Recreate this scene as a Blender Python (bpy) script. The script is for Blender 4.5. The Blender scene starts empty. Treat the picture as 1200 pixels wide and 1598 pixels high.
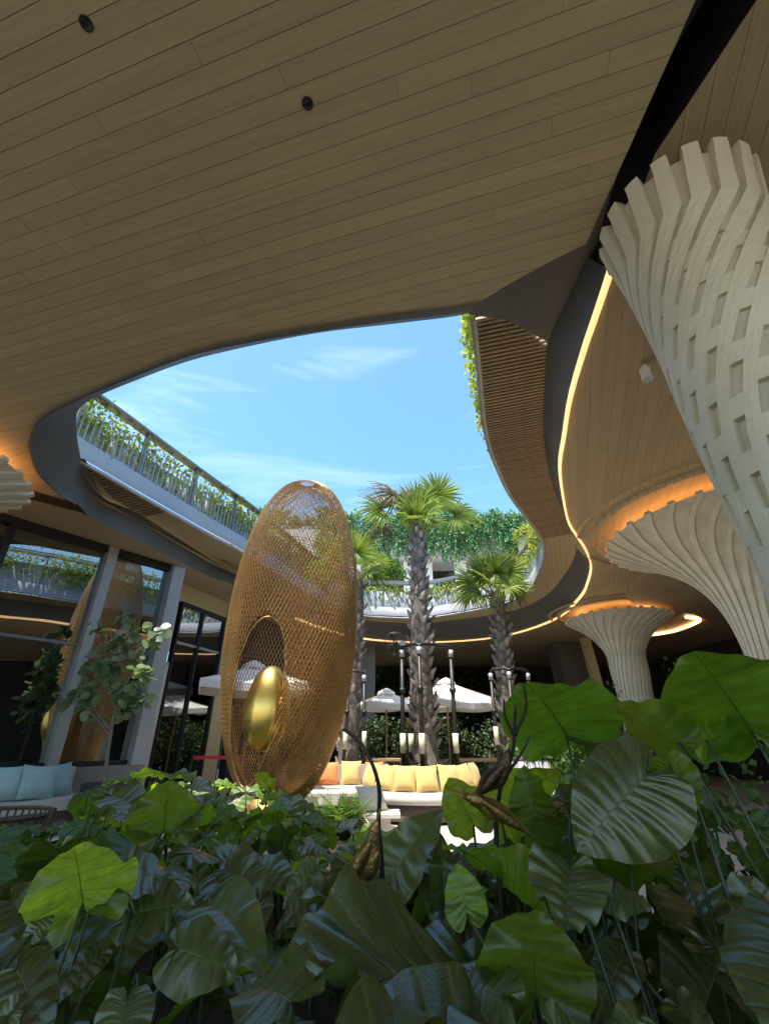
import bpy, bmesh, math, random
from mathutils import Vector, Matrix, Euler
from mathutils.geometry import tessellate_polygon
sc = bpy.context.scene
COL = sc.collection
rnd = random.Random(11)
R = math.radians
PI = math.pi

# ------------------------------------------------------------ camera
EYE = Vector((0, 0, 1.5))
PITCH = math.atan(0.5)
FPX, CX, CY = 700.0, 600.0, 799.0
cam = bpy.data.cameras.new('camera')
cam.sensor_fit = 'VERTICAL'
cam.sensor_height = 36.0
cam.lens = 36.0 * FPX / 1598.0
cam.clip_start = 0.05
cam.clip_end = 3000
camo = bpy.data.objects.new('camera', cam)
COL.objects.link(camo)
camo.location = EYE
camo.rotation_euler = (PI / 2 + PITCH, 0, 0)
sc.camera = camo
sc.render.resolution_x = 768
sc.render.resolution_y = 1024

# ------------------------------------------------------------ world
SUN_EL, SUN_AZ = R(71), R(216)         # azimuth clockwise from +Y: behind the camera, to the left
world = bpy.data.worlds.new('World')
sc.world = world
world.use_nodes = True
wn, wl = world.node_tree.nodes, world.node_tree.links
wn.clear()
wo = wn.new('ShaderNodeOutputWorld')
bg = wn.new('ShaderNodeBackground')
sky = wn.new('ShaderNodeTexSky')
sky.sky_type = 'NISHITA'
sky.sun_disc = False
sky.sun_elevation = SUN_EL
sky.sun_rotation = SUN_AZ
sky.altitude = 0
sky.air_density = 1.0
sky.dust_density = 1.4
sky.ozone_density = 1.6
bg.inputs['Strength'].default_value = 0.14
hs = wn.new('ShaderNodeHueSaturation')
hs.inputs['Saturation'].default_value = 1.18
hs.inputs['Hue'].default_value = 0.486
hs.inputs['Value'].default_value = 1.0
tc = wn.new('ShaderNodeTexCoord')
mp = wn.new('ShaderNodeMapping')
mp.inputs['Scale'].default_value = (1.6, 3.2, 9.0)
mp.inputs['Rotation'].default_value = (0, 0.35, 0.5)
nz = wn.new('ShaderNodeTexNoise')
nz.inputs['Scale'].default_value = 1.3
nz.inputs['Detail'].default_value = 9
nz.inputs['Roughness'].default_value = 0.55
nz.inputs['Distortion'].default_value = 0.5
cr = wn.new('ShaderNodeValToRGB')
cr.color_ramp.elements[0].position = 0.56
cr.color_ramp.elements[0].color = (0, 0, 0, 1)
cr.color_ramp.elements[1].position = 0.85
cr.color_ramp.elements[1].color = (0.15, 0.15, 0.15, 1)
mix = wn.new('ShaderNodeMix')
mix.data_type = 'RGBA'
mix.inputs[7].default_value = (9.5, 9.8, 10.4, 1)
wl.new(sky.outputs['Color'], hs.inputs['Color'])
wl.new(tc.outputs['Generated'], mp.inputs['Vector'])
wl.new(mp.outputs['Vector'], nz.inputs['Vector'])
wl.new(nz.outputs['Fac'], cr.inputs['Fac'])
wl.new(cr.outputs['Color'], mix.inputs[0])
wl.new(hs.outputs['Color'], mix.inputs[6])
wl.new(mix.outputs[2], bg.inputs['Color'])
wl.new(bg.outputs['Background'], wo.inputs['Surface'])

sun = bpy.data.lights.new('sun', 'SUN')
sun.energy = 3.3
sun.angle = R(0.53)
sun.color = (1.0, 0.95, 0.86)
suno = bpy.data.objects.new('sun', sun)
COL.objects.link(suno)
sdir = Vector((math.sin(SUN_AZ) * math.cos(SUN_EL), math.cos(SUN_AZ) * math.cos(SUN_EL), math.sin(SUN_EL)))
suno.rotation_euler = sdir.to_track_quat('Z', 'Y').to_euler()

vs = sc.view_settings
vs.view_transform = 'Standard'
vs.look = 'None'
vs.exposure = 1.5
vs.gamma = 1
vs.use_curve_mapping = False
sc.render.engine = 'CYCLES'
sc.cycles.use_denoising = True
sc.cycles.max_bounces = 10
sc.cycles.diffuse_bounces = 5
sc.cycles.transparent_max_bounces = 24
sc.cycles.sample_clamp_indirect = 6
sc.cycles.caustics_reflective = False
sc.cycles.caustics_refractive = False

# ------------------------------------------------------------ pixel helpers (directions only)
SP, CP = math.sin(PITCH), math.cos(PITCH)
def ray(px, py):
    x, y = (px - CX) / FPX, (CY - py) / FPX
    return Vector((x, CP - y * SP, SP + y * CP))
def at_z(px, py, z):
    d = ray(px, py)
    return EYE + d * ((z - EYE.z) / d.z)
def at_y(px, py, Y):
    d = ray(px, py)
    return EYE + d * (Y / d.y)
def at_d(px, py, depth):
    return EYE + ray(px, py) * depth
def proj(p):
    v = Vector(p) - EYE
    zc = v.y * CP + v.z * SP
    up = -v.y * SP + v.z * CP
    if zc < 0.01:
        return (-9999, -9999, zc)
    return (CX + FPX * v.x / zc, CY - FPX * up / zc, zc)

# ------------------------------------------------------------ mesh helpers
class MB:
    def __init__(s):
        s.v, s.f, s.m, s.uv = [], [], [], None
        s.cm = 0
    def face(s, pts):
        n = len(s.v)
        s.v.extend([tuple(p) for p in pts])
        s.f.append(tuple(range(n, n + len(pts))))
        s.m.append(s.cm)
    def grid(s, rows, closed=False):
        """rows: list of equal-length point lists"""
        n0 = len(s.v)
        w = len(rows[0])
        for r in rows:
            s.v.extend([tuple(p) for p in r])
        for i in range(len(rows) - 1):
            for j in range(w if closed else w - 1):
                a = n0 + i * w + j
                b = n0 + i * w + (j + 1) % w
                s.f.append((a, b, b + w, a + w))
                s.m.append(s.cm)
    def box(s, c, size, rz=0, M=None):
        c = Vector(c)
        hx, hy, hz = [q / 2 for q in size]
        mt = M if M is not None else Matrix.Rotation(rz, 3, 'Z')
        n = len(s.v)
        for z in (-hz, hz):
            for x, y in ((-hx, -hy), (hx, -hy), (hx, hy), (-hx, hy)):
                s.v.append(tuple(c + mt @ Vector((x, y, z))))
        for q in ((3, 2, 1, 0), (4, 5, 6, 7), (0, 1, 5, 4), (1, 2, 6, 5), (2, 3, 7, 6), (3, 0, 4, 7)):
            s.f.append(tuple(n + k for k in q))
            s.m.append(s.cm)
    def tube(s, pts, rad, n=8, caps=True):
        pts = [Vector(p) for p in pts]
        rs = rad if isinstance(rad, (list, tuple)) else [rad] * len(pts)
        rows = []
        prev = None
        for i, p in enumerate(pts):
            t = (pts[min(i + 1, len(pts) - 1)] - pts[max(i - 1, 0)])
            if t.length < 1e-9:
                t = Vector((0, 0, 1))
            t.normalize()
            if prev is None:
                a = t.orthogonal().normalized()
            else:
                a = prev - t * prev.dot(t)
                if a.length < 1e-6:
                    a = t.orthogonal()
                a.normalize()
            prev = a
            b = t.cross(a)
            rows.append([p + (a * math.cos(2 * PI * k / n) + b * math.sin(2 * PI * k / n)) * rs[i] for k in range(n)])
        n0 = len(s.v)
        s.grid(rows, True)
        if caps:
            s.f.append(tuple(n0 + k for k in reversed(range(n))))
            s.m.append(s.cm)
            e = n0 + (len(pts) - 1) * n
            s.f.append(tuple(e + k for k in range(n)))
            s.m.append(s.cm)
    def lathe(s, prof, n=32, c=(0, 0, 0), a0=0, a1=2 * PI):
        c = Vector(c)
        full = abs(a1 - a0 - 2 * PI) < 1e-6
        k = n if full else n + 1
        rows = [[c + Vector((r * math.cos(a0 + (a1 - a0) * j / n), r * math.sin(a0 + (a1 - a0) * j / n), z)) for j in range(k)] for r, z in prof]
        s.grid(rows, full)
    def mesh(s, name, mats, smooth=False):
        me = bpy.data.meshes.new(name)
        me.from_pydata(s.v, [], s.f)
        for m in (mats if isinstance(mats, (list, tuple)) else [mats]):
            me.materials.append(m)
        if any(s.m):
            me.polygons.foreach_set('material_index', s.m)
        if smooth:
            me.polygons.foreach_set('use_smooth', [True] * len(me.polygons))
        me.update()
        return me
    def build(s, name, mats, parent=None, smooth=False):
        return link(name, s.mesh(name, mats, smooth), parent)

def link(name, me, parent=None, M=None):
    o = bpy.data.objects.new(name, me)
    COL.objects.link(o)
    if parent is not None:
        o.parent = parent
        o.matrix_parent_inverse = Matrix.Identity(4)
    if M is not None:
        o.matrix_local = M
    return o
def tag(o, label=None, cat=None, group=None, kind=None):
    if label: o['label'] = label
    if cat: o['category'] = cat
    if group: o['group'] = group
    if kind: o['kind'] = kind
    return o
def thing(name, label, cat, loc=(0, 0, 0), rz=0, group=None):
    o = bpy.data.objects.new(name, None)
    COL.objects.link(o)
    o.empty_display_size = 0.2
    o.location = loc
    o.rotation_euler = (0, 0, rz)
    return tag(o, label, cat, group)
def copy_tree(o, parent=None):
    c = o.copy()
    COL.objects.link(c)
    if parent is not None:
        c.parent = parent
        c.matrix_parent_inverse = Matrix.Identity(4)
    for ch in o.children:
        copy_tree(ch, c)
    return c
def catmull(pts, per=6, closed=False):
    pts = [Vector(p) for p in pts]
    out = []
    n = len(pts)
    for i in range(n if closed else n - 1):
        p1, p2 = pts[i], pts[(i + 1) % n]
        p0 = pts[i - 1] if (i > 0 or closed) else p1 * 2 - p2
        p3 = pts[(i + 2) % n] if (i + 2 < n or closed) else p2 * 2 - p1
        for k in range(per):
            t = k / per
            out.append(0.5 * ((2 * p1) + (p2 - p0) * t + (2 * p0 - 5 * p1 + 4 * p2 - p3) * t * t + (3 * p1 - p0 - 3 * p2 + p3) * t ** 3))
    if not closed:
        out.append(pts[-1].copy())
    return out
def resample(pts, step=None, n=None):
    L = [0]
    for a, b in zip(pts, pts[1:]):
        L.append(L[-1] + (b - a).length)
    if n is None:
        n = max(2, int(round(L[-1] / step)) + 1)
    out, j = [], 0
    for i in range(n):
        d = L[-1] * i / (n - 1)
        while j < len(L) - 2 and L[j + 1] < d:
            j += 1
        seg = L[j + 1] - L[j]
        out.append(pts[j].lerp(pts[j + 1], (d - L[j]) / seg if seg > 1e-9 else 0))
    return out

# ------------------------------------------------------------ materials
def lk(t, a, b): t.links.new(a, b)
def mat(name, col, rough=0.6, metal=0.0, var=0.15, scale=6.0, bump=0.0, bscale=None, spec=0.5, objrand=0.0, detail=4, coat=0.0, trans=0.0, tcol=None, sheen=0.0):
    m = bpy.data.materials.new(name)
    m.use_nodes = True
    t = m.node_tree
    b = t.nodes['Principled BSDF']
    b.inputs['Roughness'].default_value = rough
    b.inputs['Metallic'].default_value = metal
    b.inputs['Specular IOR Level'].default_value = spec
    b.inputs['Coat Weight'].default_value = coat
    b.inputs['Sheen Weight'].default_value = sheen
    tcn = t.nodes.new('ShaderNodeTexCoord')
    n = t.nodes.new('ShaderNodeTexNoise')
    n.inputs['Scale'].default_value = scale
    n.inputs['Detail'].default_value = detail
    lk(t, tcn.outputs['Object'], n.inputs['Vector'])
    mr = t.nodes.new('ShaderNodeMapRange')
    mr.inputs['From Min'].default_value = 0.3
    mr.inputs['From Max'].default_value = 0.7
    mr.inputs['To Min'].default_value = 1 - var
    mr.inputs['To Max'].default_value = 1 + var
    lk(t, n.outputs['Fac'], mr.inputs['Value'])
    val = mr.outputs['Result']
    if objrand:
        oi = t.nodes.new('ShaderNodeObjectInfo')
        m2 = t.nodes.new('ShaderNodeMapRange')
        m2.inputs['To Min'].default_value = 1 - objrand
        m2.inputs['To Max'].default_value = 1 + objrand
        lk(t, oi.outputs['Random'], m2.inputs['Value'])
        mm = t.nodes.new('ShaderNodeMath')
        mm.operation = 'MULTIPLY'
        lk(t, val, mm.inputs[0])
        lk(t, m2.outputs['Result'], mm.inputs[1])
        val = mm.outputs[0]
    sc_ = t.nodes.new('ShaderNodeVectorMath')
    sc_.operation = 'SCALE'
    sc_.inputs[0].default_value = col
    lk(t, val, sc_.inputs['Scale'])
    lk(t, sc_.outputs[0], b.inputs['Base Color'])
    if bump:
        n2 = t.nodes.new('ShaderNodeTexNoise')
        n2.inputs['Scale'].default_value = bscale or scale * 4
        n2.inputs['Detail'].default_value = 5
        lk(t, tcn.outputs['Object'], n2.inputs['Vector'])
        bp = t.nodes.new('ShaderNodeBump')
        bp.inputs['Strength'].default_value = bump
        bp.inputs['Distance'].default_value = 0.02
        lk(t, n2.outputs['Fac'], bp.inputs['Height'])
        lk(t, bp.outputs['Normal'], b.inputs['Normal'])
    if trans:
        out = t.nodes['Material Output']
        tr = t.nodes.new('ShaderNodeBsdfTranslucent')
        s2 = t.nodes.new('ShaderNodeVectorMath')
        s2.operation = 'SCALE'
        s2.inputs[0].default_value = tcol or col
        lk(t, val, s2.inputs['Scale'])
        lk(t, s2.outputs[0], tr.inputs['Color'])
        mx = t.nodes.new('ShaderNodeMixShader')
        mx.inputs[0].default_value = trans
        lk(t, b.outputs[0], mx.inputs[1])
        lk(t, tr.outputs[0], mx.inputs[2])
        lk(t, mx.outputs[0], out.inputs['Surface'])
    return m
def emis(name, col, strength):
    m = bpy.data.materials.new(name)
    m.use_nodes = True
    t = m.node_tree
    b = t.nodes['Principled BSDF']
    b.inputs['Base Color'].default_value = (*col, 1)
    b.inputs['Emission Color'].default_value = (*col, 1)
    b.inputs['Emission Strength'].default_value = strength
    return m
def wood(name, col, ang, objrand=0.1, rough=0.5, pitch=0.0):
    """timber: grain drawn along the boards (direction ang in the ceiling plane)"""
    m = bpy.data.materials.new(name)
    m.use_nodes = True
    t = m.node_tree
    b = t.nodes['Principled BSDF']
    b.inputs['Roughness'].default_value = rough
    b.inputs['Specular IOR Level'].default_value = 0.35
    tcn = t.nodes.new('ShaderNodeTexCoord')
    mpn = t.nodes.new('ShaderNodeMapping')
    mpn.vector_type = 'TEXTURE'
    mpn.inputs['Rotation'].default_value = (0, 0, ang)
    oi = t.nodes.new('ShaderNodeObjectInfo')
    lk(t, tcn.outputs['Object'], mpn.inputs['Vector'])
    mp2 = t.nodes.new('ShaderNodeMapping')
    mp2.inputs['Scale'].default_value = (0.9, 26, 10)
    lk(t, mpn.outputs['Vector'], mp2.inputs['Vector'])
    n = t.nodes.new('ShaderNodeTexNoise')
    n.noise_dimensions = '4D'
    n.inputs['Scale'].default_value = 1.6
    n.inputs['Detail'].default_value = 6
    n.inputs['Roughness'].default_value = 0.62
    lk(t, mp2.outputs['Vector'], n.inputs['Vector'])
    mw = t.nodes.new('ShaderNodeMath')
    mw.operation = 'MULTIPLY'
    mw.inputs[1].default_value = 37
    lk(t, oi.outputs['Random'], mw.inputs[0])
    lk(t, mw.outputs[0], n.inputs['W'])
    mr = t.nodes.new('ShaderNodeMapRange')
    mr.inputs['From Min'].default_value = 0.3
    mr.inputs['From Max'].default_value = 0.7
    mr.inputs['To Min'].default_value = 0.88
    mr.inputs['To Max'].default_value = 1.09
    lk(t, n.outputs['Fac'], mr.inputs['Value'])
    m2 = t.nodes.new('ShaderNodeMapRange')
    m2.inputs['To Min'].default_value = 1 - objrand
    m2.inputs['To Max'].default_value = 1 + objrand
    lk(t, oi.outputs['Random'], m2.inputs['Value'])
    mm = t.nodes.new('ShaderNodeMath')
    mm.operation = 'MULTIPLY'
    lk(t, mr.outputs['Result'], mm.inputs[0])
    lk(t, m2.outputs['Result'], mm.inputs[1])
    val = mm.outputs[0]
    if pitch:                               # board joints too fine to pick apart
        sx = t.nodes.new('ShaderNodeSeparateXYZ')
        lk(t, mpn.outputs['Vector'], sx.inputs[0])
        dv = t.nodes.new('ShaderNodeMath'); dv.operation = 'DIVIDE'; dv.inputs[1].default_value = pitch
        lk(t, sx.outputs['Y'], dv.inputs[0])
        fr = t.nodes.new('ShaderNodeMath'); fr.operation = 'FRACT'
        lk(t, dv.outputs[0], fr.inputs[0])
        gt = t.nodes.new('ShaderNodeMath'); gt.operation = 'GREATER_THAN'; gt.inputs[1].default_value = 0.07
        lk(t, fr.outputs[0], gt.inputs[0])
        ma = t.nodes.new('ShaderNodeMapRange')
        ma.inputs['To Min'].default_value = 0.5
        lk(t, gt.outputs[0], ma.inputs['Value'])
        m3 = t.nodes.new('ShaderNodeMath'); m3.operation = 'MULTIPLY'
        lk(t, val, m3.inputs[0]); lk(t, ma.outputs['Result'], m3.inputs[1])
        val = m3.outputs[0]
    s1 = t.nodes.new('ShaderNodeVectorMath')
    s1.operation = 'SCALE'
    s1.inputs[0].default_value = col
    lk(t, val, s1.inputs['Scale'])
    lk(t, s1.outputs[0], b.inputs['Base Color'])
    bp = t.nodes.new('ShaderNodeBump')
    bp.inputs['Strength'].default_value = 0.12
    bp.inputs['Distance'].default_value = 0.004
    lk(t, n.outputs['Fac'], bp.inputs['Height'])
    lk(t, bp.outputs['Normal'], b.inputs['Normal'])
    return m
def bigleaf(name, top, under_t, rough=0.36, trans=0.3, coat=0.55):
    """broad leaf blade: pale veins follow the UV (u = vein number, v = midrib to margin)"""
    m = bpy.data.materials.new(name)
    m.use_nodes = True
    t = m.node_tree
    b = t.nodes['Principled BSDF']
    b.inputs['Roughness'].default_value = rough
    b.inputs['Specular IOR Level'].default_value = 0.8
    b.inputs['Coat Weight'].default_value = coat
    b.inputs['Coat Roughness'].default_value = 0.24
    b.inputs['Specular Tint'].default_value = (1.0, 0.93, 0.80, 1)
    b.inputs['Coat Tint'].default_value = (1.0, 0.97, 0.88, 1)
    b.inputs['Coat IOR'].default_value = 1.6
    uv = t.nodes.new('ShaderNodeUVMap')
    sx = t.nodes.new('ShaderNodeSeparateXYZ')
    lk(t, uv.outputs['UV'], sx.inputs[0])
    fr = t.nodes.new('ShaderNodeMath'); fr.operation = 'FRACT'
    lk(t, sx.outputs['X'], fr.inputs[0])
    pp = t.nodes.new('ShaderNodeMath'); pp.operation = 'PINGPONG'; pp.inputs[1].default_value = 0.5
    lk(t, fr.outputs[0], pp.inputs[0])
    vm = t.nodes.new('ShaderNodeMapRange')
    vm.inputs['From Min'].default_value = 0.02
    vm.inputs['From Max'].default_value = 0.11
    vm.inputs['To Min'].default_value = 1.0
    vm.inputs['To Max'].default_value = 0.0
    lk(t, pp.outputs[0], vm.inputs['Value'])
    tcn = t.nodes.new('ShaderNodeTexCoord')
    n = t.nodes.new('ShaderNodeTexNoise')
    n.inputs['Scale'].default_value = 5
    n.inputs['Detail'].default_value = 8
    n.inputs['Roughness'].default_value = 0.65
    oi = t.nodes.new('ShaderNodeObjectInfo')
    av = t.nodes.new('ShaderNodeVectorMath'); av.operation = 'ADD'
    lk(t, tcn.outputs['Object'], av.inputs[0])
    lk(t, oi.outputs['Random'], av.inputs[1])
    lk(t, av.outputs[0], n.inputs['Vector'])
    mr = t.nodes.new('ShaderNodeMapRange')
    mr.inputs['From Min'].default_value = 0.3
    mr.inputs['From Max'].default_value = 0.7
    mr.inputs['To Min'].default_value = 0.72
    mr.inputs['To Max'].default_value = 1.25
    lk(t, n.outputs['Fac'], mr.inputs['Value'])
    orr = t.nodes.new('ShaderNodeMapRange')
    orr.inputs['To Min'].default_value = 0.65
    orr.inputs['To Max'].default_value = 1.4
    lk(t, oi.outputs['Random'], orr.inputs['Value'])
    mm = t.nodes.new('ShaderNodeMath'); mm.operation = 'MULTIPLY'
    lk(t, mr.outputs['Result'], mm.inputs[0]); lk(t, orr.outputs['Result'], mm.inputs[1])
    s1 = t.nodes.new('ShaderNodeVectorMath'); s1.operation = 'SCALE'
    s1.inputs[0].default_value = top
    lk(t, mm.outputs[0], s1.inputs['Scale'])
    mx = t.nodes.new('ShaderNodeMix'); mx.data_type = 'RGBA'
    mv = t.nodes.new('ShaderNodeMath'); mv.operation = 'MULTIPLY'; mv.inputs[1].default_value = 0.5
    lk(t, vm.outputs['Result'], mv.inputs[0])
    lk(t, mv.outputs[0], mx.inputs[0])
    lk(t, s1.outputs[0], mx.inputs[6])
    mx.inputs[7].default_value = (top[0] * 2.4, top[1] * 2.1, top[2] * 1.7, 1)
    # browned margin and scattered spots
    n3 = t.nodes.new('ShaderNodeTexNoise')
    n3.inputs['Scale'].default_value = 17
    n3.inputs['Detail'].default_value = 5
    lk(t, av.outputs[0], n3.inputs['Vector'])
    ed = t.nodes.new('ShaderNodeMath'); ed.operation = 'POWER'; ed.inputs[1].default_value = 9
    lk(t, sx.outputs['Y'], ed.inputs[0])
    ad = t.nodes.new('ShaderNodeMath'); ad.operation = 'MULTIPLY_ADD'; ad.inputs[1].default_value = 0.16
    lk(t, ed.outputs[0], ad.inputs[0]); lk(t, n3.outputs['Fac'], ad.inputs[2])
    sp = t.nodes.new('ShaderNodeMapRange')
    sp.inputs['From Min'].default_value = 0.66
    sp.inputs['From Max'].default_value = 0.74
    sp.inputs['To Max'].default_value = 0.75
    lk(t, ad.outputs[0], sp.inputs['Value'])
    mxs = t.nodes.new('ShaderNodeMix'); mxs.data_type = 'RGBA'
    lk(t, sp.outputs['Result'], mxs.inputs[0])
    lk(t, mx.outputs[2], mxs.inputs[6])
    mxs.inputs[7].default_value = (0.16, 0.12, 0.035, 1)
    lk(t, mxs.outputs[2], b.inputs['Base Color'])
    # tired patches and a duller film of dust break the gloss
    rr = t.nodes.new('ShaderNodeMapRange')
    rr.inputs['To Min'].default_value = rough - 0.08
    rr.inputs['To Max'].default_value = rough + 0.16
    lk(t, n.outputs['Fac'], rr.inputs['Value'])
    lk(t, rr.outputs['Result'], b.inputs['Roughness'])
    n2 = t.nodes.new('ShaderNodeTexNoise')
    n2.inputs['Scale'].default_value = 60
    n2.inputs['Detail'].default_value = 3
    lk(t, tcn.outputs['Object'], n2.inputs['Vector'])
    bp = t.nodes.new('ShaderNodeBump')
    bp.inputs['Strength'].default_value = 0.25
    bp.inputs['Distance'].default_value = 0.01
    lk(t, n2.outputs['Fac'], bp.inputs['Height'])
    lk(t, bp.outputs['Normal'], b.inputs['Normal'])
    out = t.nodes['Material Output']
    tr = t.nodes.new('ShaderNodeBsdfTranslucent')
    s2 = t.nodes.new('ShaderNodeVectorMath'); s2.operation = 'SCALE'
    s2.inputs[0].default_value = under_t
    lk(t, mm.outputs[0], s2.inputs['Scale'])
    mxt = t.nodes.new('ShaderNodeMix'); mxt.data_type = 'RGBA'
    lk(t, mv.outputs[0], mxt.inputs[0])
    lk(t, s2.outputs[0], mxt.inputs[6])
    mxt.inputs[7].default_value = (under_t[0] * 0.35, under_t[1] * 0.4, under_t[2] * 0.4, 1)
    lk(t, mxt.outputs[2], tr.inputs['Color'])
    ms = t.nodes.new('ShaderNodeMixShader')
    ms.inputs[0].default_value = trans
    lk(t, b.outputs[0], ms.inputs[1])
    lk(t, tr.outputs[0], ms.inputs[2])
    lk(t, ms.outputs[0], out.inputs['Surface'])
    return m
def glass_mat(name, tint, refl=1.0):
    m = bpy.data.materials.new(name)
    m.use_nodes = True
    t = m.node_tree
    t.nodes.remove(t.nodes['Principled BSDF'])
    out = t.nodes['Material Output']
    g = t.nodes.new('ShaderNodeBsdfGlossy')
    g.inputs['Roughness'].default_value = 0.01
    g.inputs['Color'].default_value = (0.9, 0.95, 0.98, 1)
    tr = t.nodes.new('ShaderNodeBsdfTransparent')
    tr.inputs['Color'].default_value = (*tint, 1)
    fr = t.nodes.new('ShaderNodeFresnel')
    fr.inputs['IOR'].default_value = 1.9
    ml = t.nodes.new('ShaderNodeMath'); ml.operation = 'MULTIPLY_ADD'
    ml.inputs[1].default_value = refl
    ml.inputs[2].default_value = 0.24
    ml.use_clamp = True
    lk(t, fr.outputs[0], ml.inputs[0])
    n = t.nodes.new('ShaderNodeTexNoise')
    n.inputs['Scale'].default_value = 0.8
    tcn = t.nodes.new('ShaderNodeTexCoord')
    lk(t, tcn.outputs['Object'], n.inputs['Vector'])
    bp = t.nodes.new('ShaderNodeBump')
    bp.inputs['Strength'].default_value = 0.03
    bp.inputs['Distance'].default_value = 0.05
    lk(t, n.outputs['Fac'], bp.inputs['Height'])
    lk(t, bp.outputs['Normal'], g.inputs['Normal'])
    mx = t.nodes.new('ShaderNodeMixShader')
    lk(t, ml.outputs[0], mx.inputs[0])
    lk(t, tr.outputs[0], mx.inputs[1])
    lk(t, g.outputs[0], mx.inputs[2])
    lk(t, mx.outputs[0], out.inputs['Surface'])
    return m

A_NEAR, A_RIGHT = R(-16), R(69)
M_woodN = wood('oak_boards', (0.47, 0.375, 0.225), A_NEAR, 0.06)
M_woodR = wood('oak_boards_right', (0.48, 0.37, 0.22), A_RIGHT, 0.06)
M_woodF = wood('oak_soffit', (0.47, 0.365, 0.225), A_RIGHT, 0.0, pitch=0.115)
M_joint = mat('board_joint', (0.34, 0.27, 0.17), 0.9)
M_dark = mat('charcoal_metal', (0.115, 0.113, 0.11), 0.55, var=0.10, scale=1.5, bump=0.05)
M_black = mat('black_metal', (0.012, 0.012, 0.013), 0.5)
M_grey = mat('grey_panel', (0.33, 0.335, 0.345), 0.45, var=0.08, scale=1.2, bump=0.04)
M_steel = mat('painted_steel', (0.20, 0.205, 0.21), 0.4, metal=0.3, var=0.1)
M_trim = mat('aluminium_trim', (0.42, 0.42, 0.43), 0.45, metal=0.3)
M_slat = mat('timber_slat', (0.36, 0.26, 0.15), 0.55, var=0.12, scale=9, objrand=0.12)
M_led = emis('led_strip', (1.0, 0.60, 0.26), 0.5)
M_ledo = emis('led_strip_amber', (1.0, 0.50, 0.18), 2.1)
M_col = mat('cast_column', (0.68, 0.63, 0.51), 0.7, var=0.10, scale=3.0, bump=0.22, bscale=45)
M_colrib = mat('cast_column_rib', (0.74, 0.69, 0.56), 0.65, var=0.08, scale=3.5, bump=0.2, bscale=50)
M_glass = glass_mat('facade_glass', (0.16, 0.18, 0.18), 0.95)
M_concrete = mat('pale_render', (0.46, 0.455, 0.45), 0.8, var=0.08, scale=2, bump=0.15)
M_cream = mat('cream_wall', (0.60, 0.50, 0.30), 0.8, var=0.06, scale=2, bump=0.1)
M_white = mat('white_paint', (0.78, 0.78, 0.76), 0.6, var=0.05)
M_soil = mat('soil', (0.035, 0.025, 0.018), 0.95, var=0.5, scale=14, bump=0.8)
M_floor = mat('stone_paving', (0.46, 0.41, 0.34), 0.7, var=0.14, scale=1.6, bump=0.1)
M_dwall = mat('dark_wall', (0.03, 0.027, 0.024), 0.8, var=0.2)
M_bronze = mat('bronze_wire', (0.44, 0.265, 0.10), 0.45, metal=0.6, var=0.18, scale=2.0)
M_gold = mat('polished_gold', (0.80, 0.56, 0.15), 0.30, metal=1.0, var=0.06, scale=3, bump=0.06, bscale=5)
M_bird = mat('old_bronze', (0.36, 0.23, 0.085), 0.42, metal=0.85, var=0.45, scale=18, bump=0.3, bscale=90)
M_twig = mat('dark_rod', (0.02, 0.016, 0.014), 0.55, var=0.2, bump=0.2, bscale=60)
M_trunk = mat('palm_trunk', (0.15, 0.125, 0.105), 0.9, var=0.35, scale=7, bump=0.8, bscale=22)
M_boot = mat('palm_leaf_base', (0.27, 0.23, 0.20), 0.85, var=0.35, scale=5, bump=0.6, bscale=25, objrand=0.35)
M_palm = mat('palm_leaf', (0.20, 0.27, 0.06), 0.42, var=0.2, scale=3, objrand=0.25, trans=0.33, tcol=(0.45, 0.55, 0.08))
M_palmdry = mat('palm_leaf_dry', (0.17, 0.13, 0.07), 0.7, var=0.25, scale=4, trans=0.25, tcol=(0.25, 0.2, 0.08))
M_petiole = mat('palm_petiole', (0.17, 0.17, 0.06), 0.5, var=0.2)
M_vine = mat('vine_leaf', (0.27, 0.34, 0.05), 0.5, var=0.45, scale=9, trans=0.35, tcol=(0.55, 0.6, 0.06))
M_vinedk = mat('vine_stem', (0.08, 0.065, 0.03), 0.8, var=0.3)
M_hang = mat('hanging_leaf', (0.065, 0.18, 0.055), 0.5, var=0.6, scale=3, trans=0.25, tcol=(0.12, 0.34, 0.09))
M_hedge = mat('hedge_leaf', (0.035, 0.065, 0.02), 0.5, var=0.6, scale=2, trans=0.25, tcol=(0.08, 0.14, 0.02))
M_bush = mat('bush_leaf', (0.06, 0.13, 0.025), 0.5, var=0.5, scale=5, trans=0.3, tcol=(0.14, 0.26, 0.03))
M_fern = mat('fern_leaf', (0.10, 0.19, 0.025), 0.5, var=0.4, scale=6, trans=0.35, tcol=(0.22, 0.34, 0.03))
M_treeleaf = mat('ficus_leaf', (0.17, 0.23, 0.12), 0.38, var=0.25, scale=8, objrand=0.4, trans=0.3, tcol=(0.3, 0.42, 0.12))
M_bark = mat('grey_bark', (0.20, 0.17, 0.14), 0.85, var=0.3, scale=12, bump=0.4)
M_canvas = mat('white_canvas', (0.78, 0.77, 0.74), 0.8, var=0.04, scale=3, bump=0.05, trans=0.2, tcol=(0.7, 0.68, 0.62))
M_yellow = mat('yellow_fabric', (0.62, 0.43, 0.15), 0.9, var=0.07, scale=30, bump=0.25, bscale=160, objrand=0.06, sheen=0.2)
M_orange = mat('orange_fabric', (0.68, 0.25, 0.08), 0.9, var=0.07, scale=30, bump=0.25, bscale=160)
M_teal = mat('pale_teal_fabric', (0.34, 0.48, 0.48), 0.9, var=0.08, scale=30, bump=0.25, bscale=160, objrand=0.2)
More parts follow.
